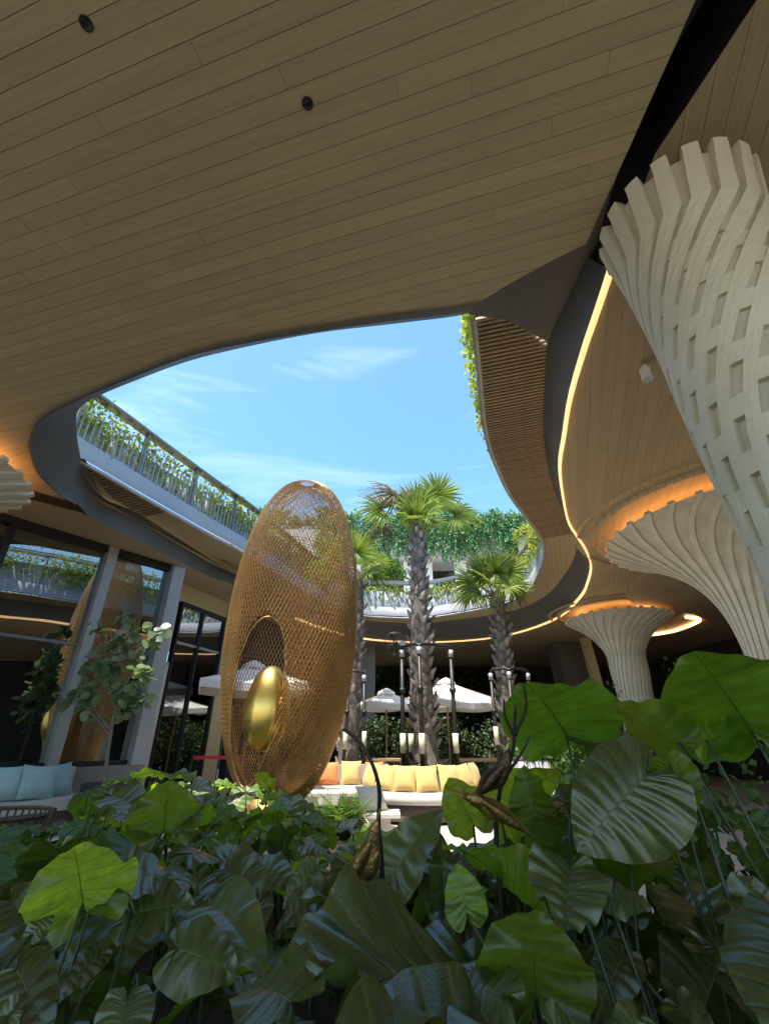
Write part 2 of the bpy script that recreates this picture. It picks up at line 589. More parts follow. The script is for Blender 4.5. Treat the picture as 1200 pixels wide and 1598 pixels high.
M_offw = mat('off_white_fabric', (0.50, 0.47, 0.43), 0.9, var=0.06, scale=25, bump=0.2, bscale=160)
M_rattan = mat('dark_rattan', (0.12, 0.085, 0.06), 0.75, var=0.35, scale=40, bump=0.7, bscale=120)
M_pot = mat('grey_pot', (0.42, 0.42, 0.43), 0.7, var=0.1, bump=0.1)
M_potdk = mat('dark_pot', (0.03, 0.03, 0.032), 0.6)
M_pipe = mat('dark_pipe', (0.035, 0.03, 0.028), 0.45, metal=0.5, var=0.2)
M_band = mat('cream_sleeve', (0.62, 0.58, 0.42), 0.6, var=0.08)
M_red = mat('red_belt', (0.55, 0.03, 0.04), 0.6)
M_curtain = mat('grey_curtain', (0.22, 0.21, 0.19), 0.9, var=0.1)
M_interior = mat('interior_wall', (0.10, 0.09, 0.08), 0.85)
M_teak = mat('teak', (0.34, 0.21, 0.11), 0.55, var=0.2, scale=8)
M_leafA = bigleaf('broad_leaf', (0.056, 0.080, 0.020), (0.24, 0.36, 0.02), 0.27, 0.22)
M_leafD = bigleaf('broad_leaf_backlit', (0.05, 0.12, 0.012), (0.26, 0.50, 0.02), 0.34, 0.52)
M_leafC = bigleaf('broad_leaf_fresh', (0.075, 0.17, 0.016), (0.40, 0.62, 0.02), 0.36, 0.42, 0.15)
M_leafB = bigleaf('broad_leaf_lit', (0.09, 0.15, 0.02), (0.60, 0.78, 0.04), 0.40, 0.60)  # lit copy of the broad leaf, backlight put into its colours
M_stem = mat('leaf_stem', (0.04, 0.055, 0.022), 0.5, var=0.3, scale=10)
# ============================================================ THE CEILING RING
ZA, ZB = 5.0, 5.55
def pl(pts, z):
    return [Vector(at_z(x, y, z)) for x, y in pts]
pairs = [((750,470),(735,488)), ((700,480),(700,495)), ((600,492),(600,507)), ((500,507),(500,519)), ((400,524),(400,538)),
 ((300,547),(300,562)), ((210,581),(222,590)), ((131,615),(148,621)), ((66,648),(122,642)), ((47,684),(120,669)), ((49,706),(122,690)),
 ((60,736),(126,712)), ((90,766),(130,735)), ((120,785),(142,756)), ((139,805),(165,779)), ((165,819),(190,790)), ((225,849),(225,806)),
 ((330,901),(330,873)), ((366,914),(366,890)), ((460,965),(460,940)), ((556,995),(556,966)), ((650,1002),(650,973)),
 ((734,999),(734,965)), ((801,989),(801,953)), ((867,966),(851,930)), ((905,933),(884,892)), ((918,908),(897,865)), ((923,883),(898,846)),
 ((915,857),(890,825)), ((901,835),(880,800)), ((888,813),(868,775)), ((880,775),(856,735)), ((875,727),(847,680)), ((882,680),(847,630)),
 ((892,620),(849,580)), ((914,545),(855,525)), ((935,485),(882,468)), ((955,425),(915,400))]
A_low = pl([p[0] for p in pairs], ZA)
A_top = pl([p[1] for p in pairs], ZB)
iL = 13                                       # index where the near ceiling meets the left channel
low_s = catmull(A_low, 5)
top_s = catmull(A_top, 5)
near_arc = low_s[:iL * 5 + 1]
ring_arc = low_s[(iL + 1) * 5:]
kink = Vector(at_z(914, 381, ZA))
# --- near ceiling outline (plan)
near_poly = [kink] + pl([(862, 406), (800, 440)], ZA) + near_arc + [Vector(at_z(0, 751, ZA)), Vector((-10, 2.2, ZA)), Vector((-10, -5, ZA)), Vector((1.9, -5, ZA)), Vector(at_z(1085, 0, ZA))]
# --- outer ceiling, the C round the opening
chan_r = [Vector(at_z(1022, 240, ZA)), Vector(at_z(1180, 0, ZA)), Vector((2.25, -5, ZA))]
ring_poly = [Vector((-10, 2.5, ZA)), Vector(at_z(0, 768, ZA)), Vector(at_z(122, 799, ZA))] + ring_arc + chan_r + \
    [Vector((14, -5, ZA)), Vector((14, 26.5, ZA)), Vector((-10, 26.5, ZA))]

def tri2d(poly):
    tris = tessellate_polygon([[Vector((p.x, p.y, 0)) for p in poly]])
    return [[Vector((poly[i].x, poly[i].y)) for i in t] for t in tris]
def sheet(mb, poly, z, down=True):
    for t in tri2d(poly):
        a = (t[1] - t[0]).cross(t[2] - t[0]) if hasattr(t[0], 'cross') else 0
        q = [(p.x, p.y, z) for p in t]
        if (a > 0) == down:
            q.reverse()
        mb.face(q)
def clip(poly, ax, val, keep_less):
    out = []
    n = len(poly)
    for i in range(n):
        a, b = poly[i], poly[(i + 1) % n]
        ia = (a[ax] <= val) if keep_less else (a[ax] >= val)
        ib = (b[ax] <= val) if keep_less else (b[ax] >= val)
        if ia: out.append(a)
        if ia != ib:
            tt = (val - a[ax]) / (b[ax] - a[ax])
            out.append((a[0] + (b[0] - a[0]) * tt, a[1] + (b[1] - a[1]) * tt))
    return out
def planks(parent, poly, z, ang, width, m, urange, vrange, holes=(), thick=0.006, gap=0.0038, lens=(2.2, 3.6), seed=1):
    rr = random.Random(seed)
    c, s = math.cos(ang), math.sin(ang)
    tris = [[(p.x * c + p.y * s, -p.x * s + p.y * c) for p in t] for t in tri2d(poly)]
    cnt = 0
    v = vrange[0]
    while v < vrange[1]:
        u = urange[0] - rr.uniform(0, lens[0])
        v0, v1 = v + gap / 2, v + width - gap / 2
        while u < urange[1]:
            L = rr.uniform(*lens)
            u0, u1 = max(u, urange[0]) + gap / 3, min(u + L, urange[1]) - gap / 3
            u += L
            if u1 - u0 < 0.05:
                continue
            mb = MB()
            zz = z + rr.uniform(-0.001, 0.001)
            for t in tris:
                if max(p[0] for p in t) < u0 or min(p[0] for p in t) > u1 or max(p[1] for p in t) < v0 or min(p[1] for p in t) > v1:
                    continue
                q = clip(clip(clip(clip(t, 0, u0, False), 0, u1, True), 1, v0, False), 1, v1, True)
                if len(q) < 3:
                    continue
                ar = sum(q[i][0] * q[(i + 1) % len(q)][1] - q[(i + 1) % len(q)][0] * q[i][1] for i in range(len(q)))
                if abs(ar) < 1e-6:
                    continue
                if ar > 0:
                    q = q[::-1]
                w = [(p[0] * c - p[1] * s, p[0] * s + p[1] * c) for p in q]
                mb.face([(p[0], p[1], zz) for p in w])
                for i in range(len(q)):
                    a, b = q[i], q[(i + 1) % len(q)]
                    onr = any(abs(a[ax] - val) < 1e-6 and abs(b[ax] - val) < 1e-6 for ax, val in ((0, u0), (0, u1), (1, v0), (1, v1)))
                    if onr:
                        A, B = w[i], w[(i + 1) % len(q)]
                        mb.face([(B[0], B[1], zz), (A[0], A[1], zz), (A[0], A[1], z + thick), (B[0], B[1], z + thick)])
            if mb.f:
                mb.build('plank', m, parent)
                cnt += 1
        v += width
    return cnt

def rot_range(pts, ang):
    c, s = math.cos(ang), math.sin(ang)
    U = [p.x * c + p.y * s for p in pts]
    V = [-p.x * s + p.y * c for p in pts]
    return (min(U), max(U)), (min(V), max(V))

mb = MB(); sheet(mb, near_poly, ZA + 0.0062); sheet(mb, near_poly, ZA + 0.4, False)
ceil_near = tag(mb.build('ceiling_near', M_joint), kind='structure')
vis = [p for p in near_arc] + [kink, Vector(at_z(0, 0, ZA)), Vector(at_z(1085, 0, ZA)), Vector(at_z(0, 751, ZA))]
ur, vr = rot_range(vis, A_NEAR)
planks(ceil_near, near_poly, ZA, A_NEAR, 0.116, M_woodN, (ur[0] - 1.2, ur[1] + 0.6), (vr[0] - 1.1, vr[1] + 0.2), seed=3, lens=(2.6, 4.4))

mb = MB(); sheet(mb, ring_poly, ZA + 0.0062); sheet(mb, ring_poly, ZA + 0.4, False)
ceil_ring = tag(mb.build('ceiling_ring', M_woodF), kind='structure')
ur, vr = rot_range([Vector(at_z(x, y, ZA)) for x, y in ((955, 425), (1200, 250), (1200, 850), (930, 880), (880, 720))], A_RIGHT)
planks(ceil_ring, [p for p in ring_poly], ZA, A_RIGHT, 0.125, M_woodR, (ur[0] - 1.2, ur[1] + 0.6), (vr[0] - 0.6, vr[1] + 0.5), seed=5, lens=(2.6, 4.2))

# --- fascia round the opening (leans in over the opening), lip, right channel, dark soffit over the channels
mb = MB(); mb.grid([top_s, low_s])
fas = tag(mb.build('fascia', M_dark, smooth=True), 'charcoal metal fascia band curving round the ceiling opening', 'fascia')
def inward(pts, d, z):
    out = []
    cen = Vector((0, 10, 0))
    for i, p in enumerate(pts):
        t = pts[min(i + 1, len(pts) - 1)] - pts[max(i - 1, 0)]
        n = Vector((-t.y, t.x, 0)).normalized()
        if n.dot(Vector((cen.x - p.x, cen.y - p.y, 0))) < 0:
            n = -n
        out.append(Vector((p.x, p.y, z)) + n * d)
    return out
mb = MB()
mb.grid([[Vector((p.x, p.y, ZA - 0.03)) for p in near_arc], [Vector((p.x, p.y, ZA - 0.03)) + (q - p).normalized() * 0.05 for p, q in zip(near_arc, [Vector((t.x, t.y, p.z)) for t, p in zip(top_s, near_arc)])]])
mb.grid([[Vector((p.x, p.y, ZA + 0.012)) for p in near_arc], [Vector((p.x, p.y, ZA - 0.03)) for p in near_arc]])
mb.build('drip_edge', M_dark, fas, True)
mb = MB()
ch = [ring_arc[-1]] + chan_r
mb.grid([[Vector((p.x, p.y, ZB + 0.02)) for p in ch], [Vector((p.x, p.y, ZA + 0.001)) for p in ch]])
chl = [near_poly[0], near_poly[-1], near_poly[-2]]
mb.grid([[Vector((p.x, p.y, ZA + 0.001)) for p in chl], [Vector((p.x, p.y, ZB + 0.02)) for p in chl]])
mb.build('channel_wall', M_black, fas)
mb = MB()
dsp = pl([(732, 491), (792, 500), (852, 532), (880, 560)], ZB - 0.03)
dpoly = dsp + [Vector((3.2, 4.2, 0)), Vector((3.2, -5, 0)), Vector((0.5, -5, 0)), Vector((0.5, 2.6, 0))]
sheet(mb, dpoly, ZB - 0.03)
mb.build('channel_soffit', M_dark, fas)
mb = MB()
lpoly = [Vector((-10, 1.6, 0)), Vector((-4.9, 6.2, 0)), Vector((-5.4, 7.6, 0)), Vector((-10, 3.4, 0))]
sheet(mb, lpoly, ZB + 0.012)
mb.build('channel_soffit', M_dark, fas)

# --- glowing ribbon standing in for the LED-lit lip of the outer ceiling (right side and far side)
led_path = resample([Vector((p.x, p.y, ZA)) for p in ring_arc[5 * 5:]], 0.25)
led_in = inward(led_path, 0.035, ZA - 0.005)
mb = MB()
mb.grid([[p + Vector((0, 0, 0.045)) for p in led_in], [p + Vector((0, 0, -0.03)) for p in led_in], [Vector((p.x, p.y, ZA - 0.032)) for p in led_path], [Vector((p.x, p.y, ZA + 0.01)) for p in led_path]])
led = tag(mb.build('led_strip', M_led, smooth=True), 'warm LED lit lip, shown as a glowing ribbon, along the curved edge of the timber ceiling', 'light strip')

# ============================================================ BALCONY RING
B_right = [(739,500),(748,584),(755,656),(764,699),(775,728),(795,771),(824,811),(844,840),(849,866),(839,899),(822,925),(787,942),(734,954),(670,964),(632,965),(556,960)]
B_left = [(375,861),(330,837),(280,809),(225,778),(175,749),(125,721),(104,708)]
Br = pl(B_right, ZB); Bl = pl(B_left, ZB)
mid = [Vector(at_z(500, 938, ZB)), Vector(at_z(435, 897, ZB))]
B_s = resample(catmull(Br + mid + Bl, 6), 0.2)
TOPC = [Vector((p.x, p.y, ZB)) for p in top_s]
def nearest(p, pts):
    best, bi = 1e9, 0
    for i, q in enumerate(pts):
        d = (q - p).length_squared
        if d < best: best, bi = d, i
    return pts[bi]
Tring = resample(TOPC[(iL) * 5:], 0.2)[::-1]
def side(pts, d, z=None):
    """offset away from the opening"""
    out = []
    for i, p in enumerate(pts):
        t = pts[min(i + 1, len(pts) - 1)] - pts[max(i - 1, 0)]
        n = Vector((t.y, -t.x, 0)).normalized()
        out.append(Vector((p.x, p.y, p.z if z is None else z)) + n * d)
    return out
# B_s runs from the right, round the far side, to the left: outside is on its right-hand side
balc = thing('balcony', 'curved upper balcony with grey parapet and slatted timber underside ringing the courtyard', 'balcony', (0, 0, 0))
Tm = [nearest(p, TOPC) for p in B_s]
Tm = [Vector((p.x, p.y, ZB)) for p in Tm]
NB_ = [(b - a).normalized() for a, b in zip(B_s, side(B_s, 1.0))]
wid = [max(0.0, (q - p).dot(n)) for p, q, n in zip(B_s, Tm, NB_)]
for _ in range(6):
    wid = [wid[0]] + [(wid[i - 1] + wid[i] * 2 + wid[i + 1]) / 4 for i in range(1, len(wid) - 1)] + [wid[-1]]
Tm = [p + n * w for p, n, w in zip(B_s, NB_, wid)]
mb = MB()
mb.grid([[p + Vector((0, 0, 0.025)) for p in B_s], [p + n * 0.5 + Vector((0, 0, 0.025)) for p, n in zip(Tm, NB_)]])
mb.build('soffit', M_woodF, balc, True)
# slats under the near right arm and the near left arm
def slats(rng, dense, ext=0):
    path = B_s[rng[0]:rng[1]]; tm = Tm[rng[0]:rng[1]]
    n = int((path[-1] - path[0]).length / dense)
    pa, ta = resample(path, n=n), resample([p + nn * ext for p, nn in zip(path, NB_[rng[0]:rng[1]])] if ext else tm, n=n)
    for i, (p, q) in enumerate(zip(pa, ta)):
        d = (q - p)
        L = d.length - 0.04
        if L < 0.1: continue
        mm = MB(); mm.box((0, 0, 0), (L, 0.034, 0.03))
        mm.build('slat', M_slat, balc).matrix_local = Matrix.Translation((p + q) / 2 + Vector((0, 0, 0.0))) @ Matrix.Rotation(math.atan2(d.y, d.x), 4, 'Z')
nB = len(B_s)
slats((0, 34), 0.062, 1.45)
iLs = min(range(nB), key=lambda i: (B_s[i] - Bl[5]).length)
slats((iLs - 10, iLs + 1), 0.085)
# edge trim and parapet
mb = MB()
mb.grid([side(B_s, 0.03, ZB - 0.012), side(B_s, -0.035, ZB - 0.012), side(B_s, -0.035, ZB + 0.03), side(B_s, 0.0, ZB + 0.03)])
mb.build('edge_trim', M_trim, balc, True)
mb = MB()
mb.grid([side(B_s, 0.0, ZB + 0.03), side(B_s, 0.0, ZB + 0.06), side(B_s, 0.05, ZB + 0.06), side(B_s, 0.05, ZB + 0.09)])
mb.build('shadow_gap', M_black, balc)
mb = MB()
mb.grid([side(B_s, 0.02, ZB + 0.09), side(B_s, 0.02, ZB + 0.42), side(B_s, 0.12, ZB + 0.44), side(B_s, 0.6, ZB + 0.44)])
mb.build('slab_edge', M_grey, balc, True)
# planter wall set back behind the balusters
mb = MB()
mb.grid([side(B_s, 0.28, ZB + 0.44), side(B_s, 0.28, ZB + 1.02), side(B_s, 0.45, ZB + 1.02), side(B_s, 0.45, ZB + 0.44)])
mb.build('planter_wall', M_concrete, balc, True)
# posts, rail, balusters
iFar0 = min(range(nB), key=lambda i: (B_s[i] - Br[9]).length)
iFar1 = min(range(nB), key=lambda i: (B_s[i] - Br[-1]).length)
post_me = None
def dir_at(i):
    t = B_s[min(i + 1, nB - 1)] - B_s[max(i - 1, 0)]
    return math.atan2(t.y, t.x)
mbp = MB(); mbp.box((0, 0, 0.47), (0.05, 0.11, 0.94)); post_me = mbp.mesh('post', M_steel)
for i in range(3, nB, 7):
    p = side(B_s, 0.09)[i]
    o = link('post', post_me, balc, Matrix.Translation((p.x, p.y, ZB + 0.43)) @ Matrix.Rotation(dir_at(i), 4, 'Z'))
    o.scale = (1, 1, 1.0)
rail = side(B_s, 0.09, ZB + 1.37)
mb = MB()
mb.grid([side(B_s, 0.0, ZB + 1.36), side(B_s, 0.0, ZB + 1.41), side(B_s, 0.2, ZB + 1.41), side(B_s, 0.2, ZB + 1.36), side(B_s, 0.0, ZB + 1.36)])
mb.build('handrail', M_steel, balc)
mb = MB()
mb.grid([side(B_s, 0.32, ZB + 1.55), side(B_s, 0.32, ZB + 1.59), side(B_s, 0.42, ZB + 1.59), side(B_s, 0.42, ZB + 1.55), side(B_s, 0.32, ZB + 1.55)])
mb.build('upper_rail', M_steel, balc)
mbb = MB(); mbb.box((0, 0, 0.33), (0.02, 0.026, 0.66)); bal_me = mbb.mesh('baluster', M_grey)
leftpath = resample(side(B_s, 0.08)[iFar1 + 12:], 0.115)
for i, p in enumerate(leftpath):
    t = leftpath[min(i + 1, len(leftpath) - 1)] - leftpath[max(i - 1, 0)]
    link('baluster', bal_me, balc, Matrix.Translation((p.x, p.y, ZB + 0.43)) @ Matrix.Rotation(math.atan2(t.y, t.x), 4, 'Z'))
# smooth parapet face on the far and right side
mb = MB()
fp = B_s[:iFar1 + 10]
mb.grid([side(fp, 0.06, ZB + 0.43), side(fp, 0.06, ZB + 1.05), side(fp, 0.1, ZB + 1.05), side(fp, 0.1, ZB + 0.43)])
mb.build('parapet_panel', M_grey, balc, True)

# ---- foliage scatter helper (real leaf faces)
def leaf_tri(mb, p, d, n, L, W):
    d = d.normalized()
    s = d.cross(n)
    if s.length < 1e-4: s = d.orthogonal()
    s.normalize()
    nn = s.cross(d)
    a = p; b = p + d * L * 0.45 + s * W / 2 + nn * L * 0.06; c = p + d * L; e = p + d * L * 0.45 - s * W / 2 + nn * L * 0.06
    mb.face([a, b, c]); mb.face([a, c, e])
def rv(rr):
    while True:
        v = Vector((rr.uniform(-1, 1), rr.uniform(-1, 1), rr.uniform(-1, 1)))
        if 0.05 < v.length < 1: return v.normalized()
def vines(path, count, drop, up, spread, seed, L=(0.05, 0.11), zb=ZB + 1.02, dens=None):
    rr = random.Random(seed)
    mb = MB()
    clumps = [(rr.random(), rr.uniform(0.3, 1.0), rr.uniform(0.02, 0.06)) for _ in range(26)]
    for _ in range(count):
        c = rr.choice(clumps)
        u = rr.random() if rr.random() < 0.45 else min(max(rr.gauss(c[0], c[2]), 0), 0.999)
        i = u * (len(path) - 1)
        p = path[int(i)].lerp(path[min(int(i) + 1, len(path) - 1)], i % 1)
        h = rr.random()
        z = zb + (up * c[1] * rr.random() if h < 0.5 else -drop * c[1] * rr.random() ** 1.4)
        off = rr.uniform(-spread, spread)
        q = Vector((p.x + rr.uniform(-spread, spread), p.y + off, z))
        leaf_tri(mb, q, rv(rr) + Vector((0, 0, -0.5)), rv(rr) + Vector((0, 0, 1)), rr.uniform(*L), rr.uniform(*L) * 0.75)
    return mb
mb = vines(side(B_s, 0.24)[iFar1 + 6:], 5600, 0.7, 0.66, 0.2, 21, L=(0.06, 0.13))
tag(mb.build('trailing_vine', M_vine), 'bright green vines spilling through the left balcony railing', 'vine', kind='stuff')
mb = vines(side(B_s, 0.16)[iFar0:iFar1 + 6], 6500, 0.5, 0.3, 0.16, 22, L=(0.06, 0.13))
tag(mb.build('trailing_vine', M_vine), 'yellow green vines along the far balcony parapet', 'vine', kind='stuff')
mb = vines(side(B_s, 0.02)[:iFar0], 7000, 0.75, 0.75, 0.16, 23)
tag(mb.build('trailing_vine', M_vine), 'vines hanging over the right balcony edge against the sky', 'vine', kind='stuff')

# ============================================================ CEILING FITTINGS
def downlight(px, py, label):
    p = at_z(px, py, ZA)
    t = thing('downlight', label, 'downlight', (p.x, p.y, ZA - 0.004), group='recessed downlights in the near ceiling')
    m_ = MB(); m_.lathe([(0.026, 0.0), (0.031, -0.005), (0.036, 0.001)], 20); m_.build('trim_ring', M_black, t, True)
    m_ = MB(); m_.lathe([(0.026, 0.0), (0.023, 0.0035), (0.0005, 0.0036)], 20); m_.build('lamp_recess', M_black, t, True)
downlight(135, 36, 'small black recessed downlight near the top left corner of the timber ceiling')
downlight(480, 161, 'small black recessed downlight in the middle of the timber ceiling')
p = at_z(1003, 570, ZA)
t = thing('spotlight', 'white cylindrical spotlight hanging under the right timber ceiling beside the woven column', 'spotlight', (p.x, p.y, ZA))
m_ = MB(); m_.tube([(0, 0, 0.004), (0, 0, -0.05)], 0.022, 14); m_.build('stem', M_white, t, True)
m_ = MB(); m_.lathe([(0.001, -0.04), (0.05, -0.042), (0.052, -0.05), (0.052, -0.2), (0.044, -0.2), (0.042, -0.18), (0.001, -0.18)], 22)
m_.build('housing', M_white, t, True)
# ============================================================ MUSHROOM COLUMNS
def prof_at(prof, z):
    for (r0, z0), (r1, z1) in zip(prof, prof[1:]):
        if z <= z1:
            u = (z - z0) / (z1 - z0)
            return r0 + (r1 - r0) * u
    return prof[-1][0]
def smooth_prof(prof, n=40):
    pts = catmull([Vector((r, z, 0)) for r, z in prof], 8)
    pts = resample(pts, n=n)
    return [(p.x, p.y) for p in pts]
def column(name, label, loc, prof, nribs, twist, ribw, ribh, teeth, face_az=None, bars=None, cove=None, nseg=72, trims=True):
    t = thing(name, label, 'column', loc)
    P = smooth_prof(prof)
    mb = MB(); mb.lathe(P, nseg); mb.build('shaft', M_col, t, True)
    zt0, zt1 = P[0][1], P[-1][1]
    Lt = [0]
    for a, b in zip(P, P[1:]):
        Lt.append(Lt[-1] + math.hypot(b[0] - a[0], b[1] - a[1]))
    def tw(k):
        return twist(Lt[k] / Lt[-1])
    # one rib: a raised strip along the profile with a real thickness
    rows = []
    nP = len(P)
    for k in range(nP + 1):
        kk = min(k, nP - 1)
        r, z = P[kk]
        a0, b0 = P[max(kk - 1, 0)], P[min(kk + 1, nP - 1)]
        tx, tz = b0[0] - a0[0], b0[1] - a0[1]
        l = math.hypot(tx, tz)
        nx, nz_ = tz / l, -tx / l           # outward normal in profile plane
        if k == nP:                          # free end of the rib past the rim
            r, z = r + tx / l * teeth, z + tz / l * teeth
        th = tw(kk)
        hw = ribw(Lt[kk] / Lt[-1]) / max(r, 0.05) / 2 * (1 if not callable(ribw) else 1)
        hh = ribh(Lt[kk] / Lt[-1])
        row = []
        for da, off in ((-hw, -0.02), (-hw, hh), (-hw * 0.0, hh * 1.02), (hw, hh), (hw, -0.02)):
            rr_, zz = r + nx * off, z + nz_ * off
            row.append((rr_ * math.cos(th + da), rr_ * math.sin(th + da), zz))
        rows.append(row)
    mb = MB(); mb.grid(rows); mb.face(rows[-1][::-1])
    rib = mb.mesh('rib', M_colrib)
    for i in range(nribs):
        link('rib', rib, t, Matrix.Rotation(2 * PI * i / nribs, 4, 'Z'))
    # horizontal bars woven between the ribs
    if bars:
        for bi, (s0, s1, hh) in enumerate(bars):
            def loc_at(s):
                d = s * Lt[-1]
                k = max(i for i in range(nP) if Lt[i] <= d + 1e-9)
                k2 = min(k + 1, nP - 1)
                u = (d - Lt[k]) / (Lt[k2] - Lt[k]) if k2 > k else 0
                r = P[k][0] + (P[k2][0] - P[k][0]) * u
                z = P[k][1] + (P[k2][1] - P[k][1]) * u
                return r, z
            rows = []
            for s in (s0, s1):
                r, z = loc_at(s)
                th = twist(s)
                wr = ribw(s) / r / 2
                rows.append([((r + hh) * math.cos(th + wr + a), (r + hh) * math.sin(th + wr + a), z) for a in [(2 * PI / nribs - 2 * wr) * q / 4 * 1.02 for q in range(5)]])
            base = []
            for s, rw in ((s0, rows[0]), (s1, rows[1])):
                r, z = loc_at(s)
                base.append([(x * (r - 0.01) / (r + hh), y * (r - 0.01) / (r + hh), z_) for x, y, z_ in rw])
            mb = MB(); mb.grid([base[0], rows[0], rows[1], base[1]])
            me = mb.mesh('bar', M_colrib)
            for i in range(bi % 2, nribs, 2):
                a = 2 * PI * i / nribs + twist((s0 + s1) / 2)
                d = (a - face_az + PI) % (2 * PI) - PI
                if abs(d) < 1.65:
                    link('bar', me, t, Matrix.Rotation(2 * PI * i / nribs, 4, 'Z'))
    if cove:
        Rr, zc = cove
        loc = Vector(loc)
        c = tag(bpy.data.objects.new('cove_light', None), label.split(' with ')[0] and ('amber light ring glowing round the top of the ' + cove_lab[name + str(len(cove_done))]), 'cove light')
        cove_done.append(1)
        COL.objects.link(c); c.location = (loc.x, loc.y, 0)
        m_ = MB(); m_.lathe([(Rr - 0.40, zc), (Rr - 0.28, zc), (Rr - 0.28, zc + 0.03), (Rr - 0.40, zc + 0.03), (Rr - 0.40, zc)], 72); m_.build('light_ring', M_ledo, c, True)
        if not trims: return t
        m_ = MB(); m_.lathe([(Rr + 0.24, ZA - 0.005), (Rr + 0.25, ZA - 0.05), (Rr + 0.34, ZA - 0.06), (Rr + 0.36, ZA - 0.004)], 72); m_.build('timber_trim', M_woodF, c, True)
        m_ = MB(); m_.lathe([(Rr + 0.52, ZA - 0.004), (Rr + 0.53, ZA - 0.03), (Rr + 0.60, ZA - 0.035), (Rr + 0.62, ZA - 0.003)], 72); m_.build('timber_trim', M_woodF, c, True)
    return t
cove_done = []
cove_lab = {'flared_column0': 'large fluted column', 'flared_column1': 'small far column', 'flared_column2': 'column at the left edge'}

# near woven column
azc = math.atan2(-1.98, -2.12)
def ribw_near(s): return 0.056 + 0.048 * min(1, max(0, s - 0.66) / 0.2) - 0.022 * max(0, s - 0.86) / 0.14
def ribh_near(s): return 0.052 - 0.024 * math.exp(-((s - 0.78) / 0.12) ** 2) + 0.006 * max(0, s - 0.9) / 0.1
bars = []
s = 0.30
while s < 0.86:
    fade = 1 if s < 0.6 else max(0.25, 1 - (s - 0.6) * 3.4)
    bars.append((s, s + 0.024, 0.044 * fade + 0.004))
    s += 0.031
prof = [(0.40, 0.0), (0.33, 0.5), (0.275, 1.2), (0.25, 1.8), (0.26, 2.3), (0.305, 2.9), (0.34, 3.4), (0.368, 3.9), (0.388, 4.3), (0.412, 4.6), (0.445, 4.84)]
def tw_near(s):
    a = 0.9 * s
    u = min(max((s - 0.55) / 0.37, 0), 1)
    return a + 1.7 * u * u * (1.6 - 0.6 * u)
column('woven_column', 'large near cream column with basket woven ribs and toothed rim', (2.12, 1.98, 0), prof, 18, tw_near, ribw_near, ribh_near, 0.05, azc, bars)
# large fluted column
prof2 = [(0.66, 0.0), (0.55, 0.8), (0.50, 1.8), (0.49, 2.6), (0.55, 3.2), (0.72, 3.7), (1.02, 4.1), (1.45, 4.42), (1.84, 4.62), (2.14, 4.74)]
def tw2(s): return 1.1 * s * s
def rw2(s): return 0.045 + 0.05 * s
def rh2(s): return 0.022 + 0.022 * s
column('flared_column', 'large cream column flaring into a wide fluted capital behind the woven column', (6.3, 7.3, 0), prof2, 34, tw2, rw2, rh2, 0.05, cove=(2.06, 4.765))
prof3 = [(r * 0.78 + 0.06, z) for r, z in prof2[:5]] + [(r * 0.70, z + 0.02) for r, z in prof2[5:]]
column('flared_column', 'small far cream column with fluted capital rising behind dark shrubs', (7.25, 14.0, 0), prof3, 28, tw2, rw2, rh2, 0.04, cove=(1.40, 4.785))
column('flared_column', 'cream fluted capital just showing at the left edge under the near ceiling', (-6.52, 5.0, 0), prof3, 28, tw2, rw2, rh2, 0.05, cove=(1.42, 4.785), trims=False)
# arc of cove light beyond the far column
arc = catmull([at_z(1000, 993, ZA - 0.05), at_z(1050, 985, ZA - 0.05), at_z(1085, 972, ZA - 0.05), at_z(1090, 966, ZA - 0.05), at_z(1070, 963, ZA - 0.05)], 6)
mb = MB(); mb.tube(arc, 0.05, 8); tag(mb.build('led_strip', M_ledo, smooth=True), 'curved amber light strip on the ceiling right of the small far column', 'light strip')
# dropped wavy soffit between the columns
wave = pl([(1015, 885), (1000, 905), (975, 925), (985, 940), (1010, 952), (1080, 958)], ZA - 0.12)
wv = catmull(wave, 5)
mb = MB(); poly = wv + [Vector((13.9, 17.5, 0)), Vector((13.9, 6, 0)), Vector((9.2, 8.4, 0))]
sheet(mb, poly, ZA - 0.12); mb.grid([[Vector((p.x, p.y, ZA)) for p in wv], [Vector((p.x, p.y, ZA - 0.12)) for p in wv]])
tag(mb.build('dropped_soffit', M_woodF), kind='structure')

# ============================================================ GROUND
mb = MB(); mb.face([(-400, -400, -0.02), (400, -400, -0.02), (400, 400, -0.02), (-400, 400, -0.02)])
tag(mb.build('ground', mat('ground_earth', (0.22, 0.20, 0.16), 0.9, var=0.2, scale=0.1)), kind='structure')
floor = tag(bpy.data.objects.new('courtyard_floor', None), kind='structure')
mb = MB(); mb.box((2, 13, -0.01), (24, 28, 0.012))
floor = tag(mb.build('courtyard_floor', mat('paving_joint', (0.36, 0.33, 0.28), 0.9)), kind='structure')
mbt = MB(); mbt.box((0, 0, 0), (0.785, 0.785, 0.012)); tile_me = mbt.mesh('tile', M_floor)
M_tile = M_floor
for i in range(-6, 12):
    for j in range(0, 14):
        x, y = i * 0.8 + 0.3, 5.2 + j * 0.8
        pp = proj((x, y, 0))
        if -60 < pp[0] < 1260:
            link('tile', tile_me, floor, Matrix.Translation((x, y, 0.001 + 0.002 * ((i * 7 + j * 3) % 3) / 3)))
mb = MB()
bed = [Vector((-5.0, -0.5, 0)), Vector((4.6, -0.5, 0)), Vector((4.4, 3.4, 0)), Vector((1.6, 3.7, 0)), Vector((0.2, 4.0, 0)), Vector((-0.1, 6.8, 0)), Vector((-0.5, 9.4, 0)), Vector((-3.0, 9.4, 0)), Vector((-3.9, 6.5, 0)), Vector((-4.4, 3.5, 0))]
sheet(mb, bed, 0.38, False)
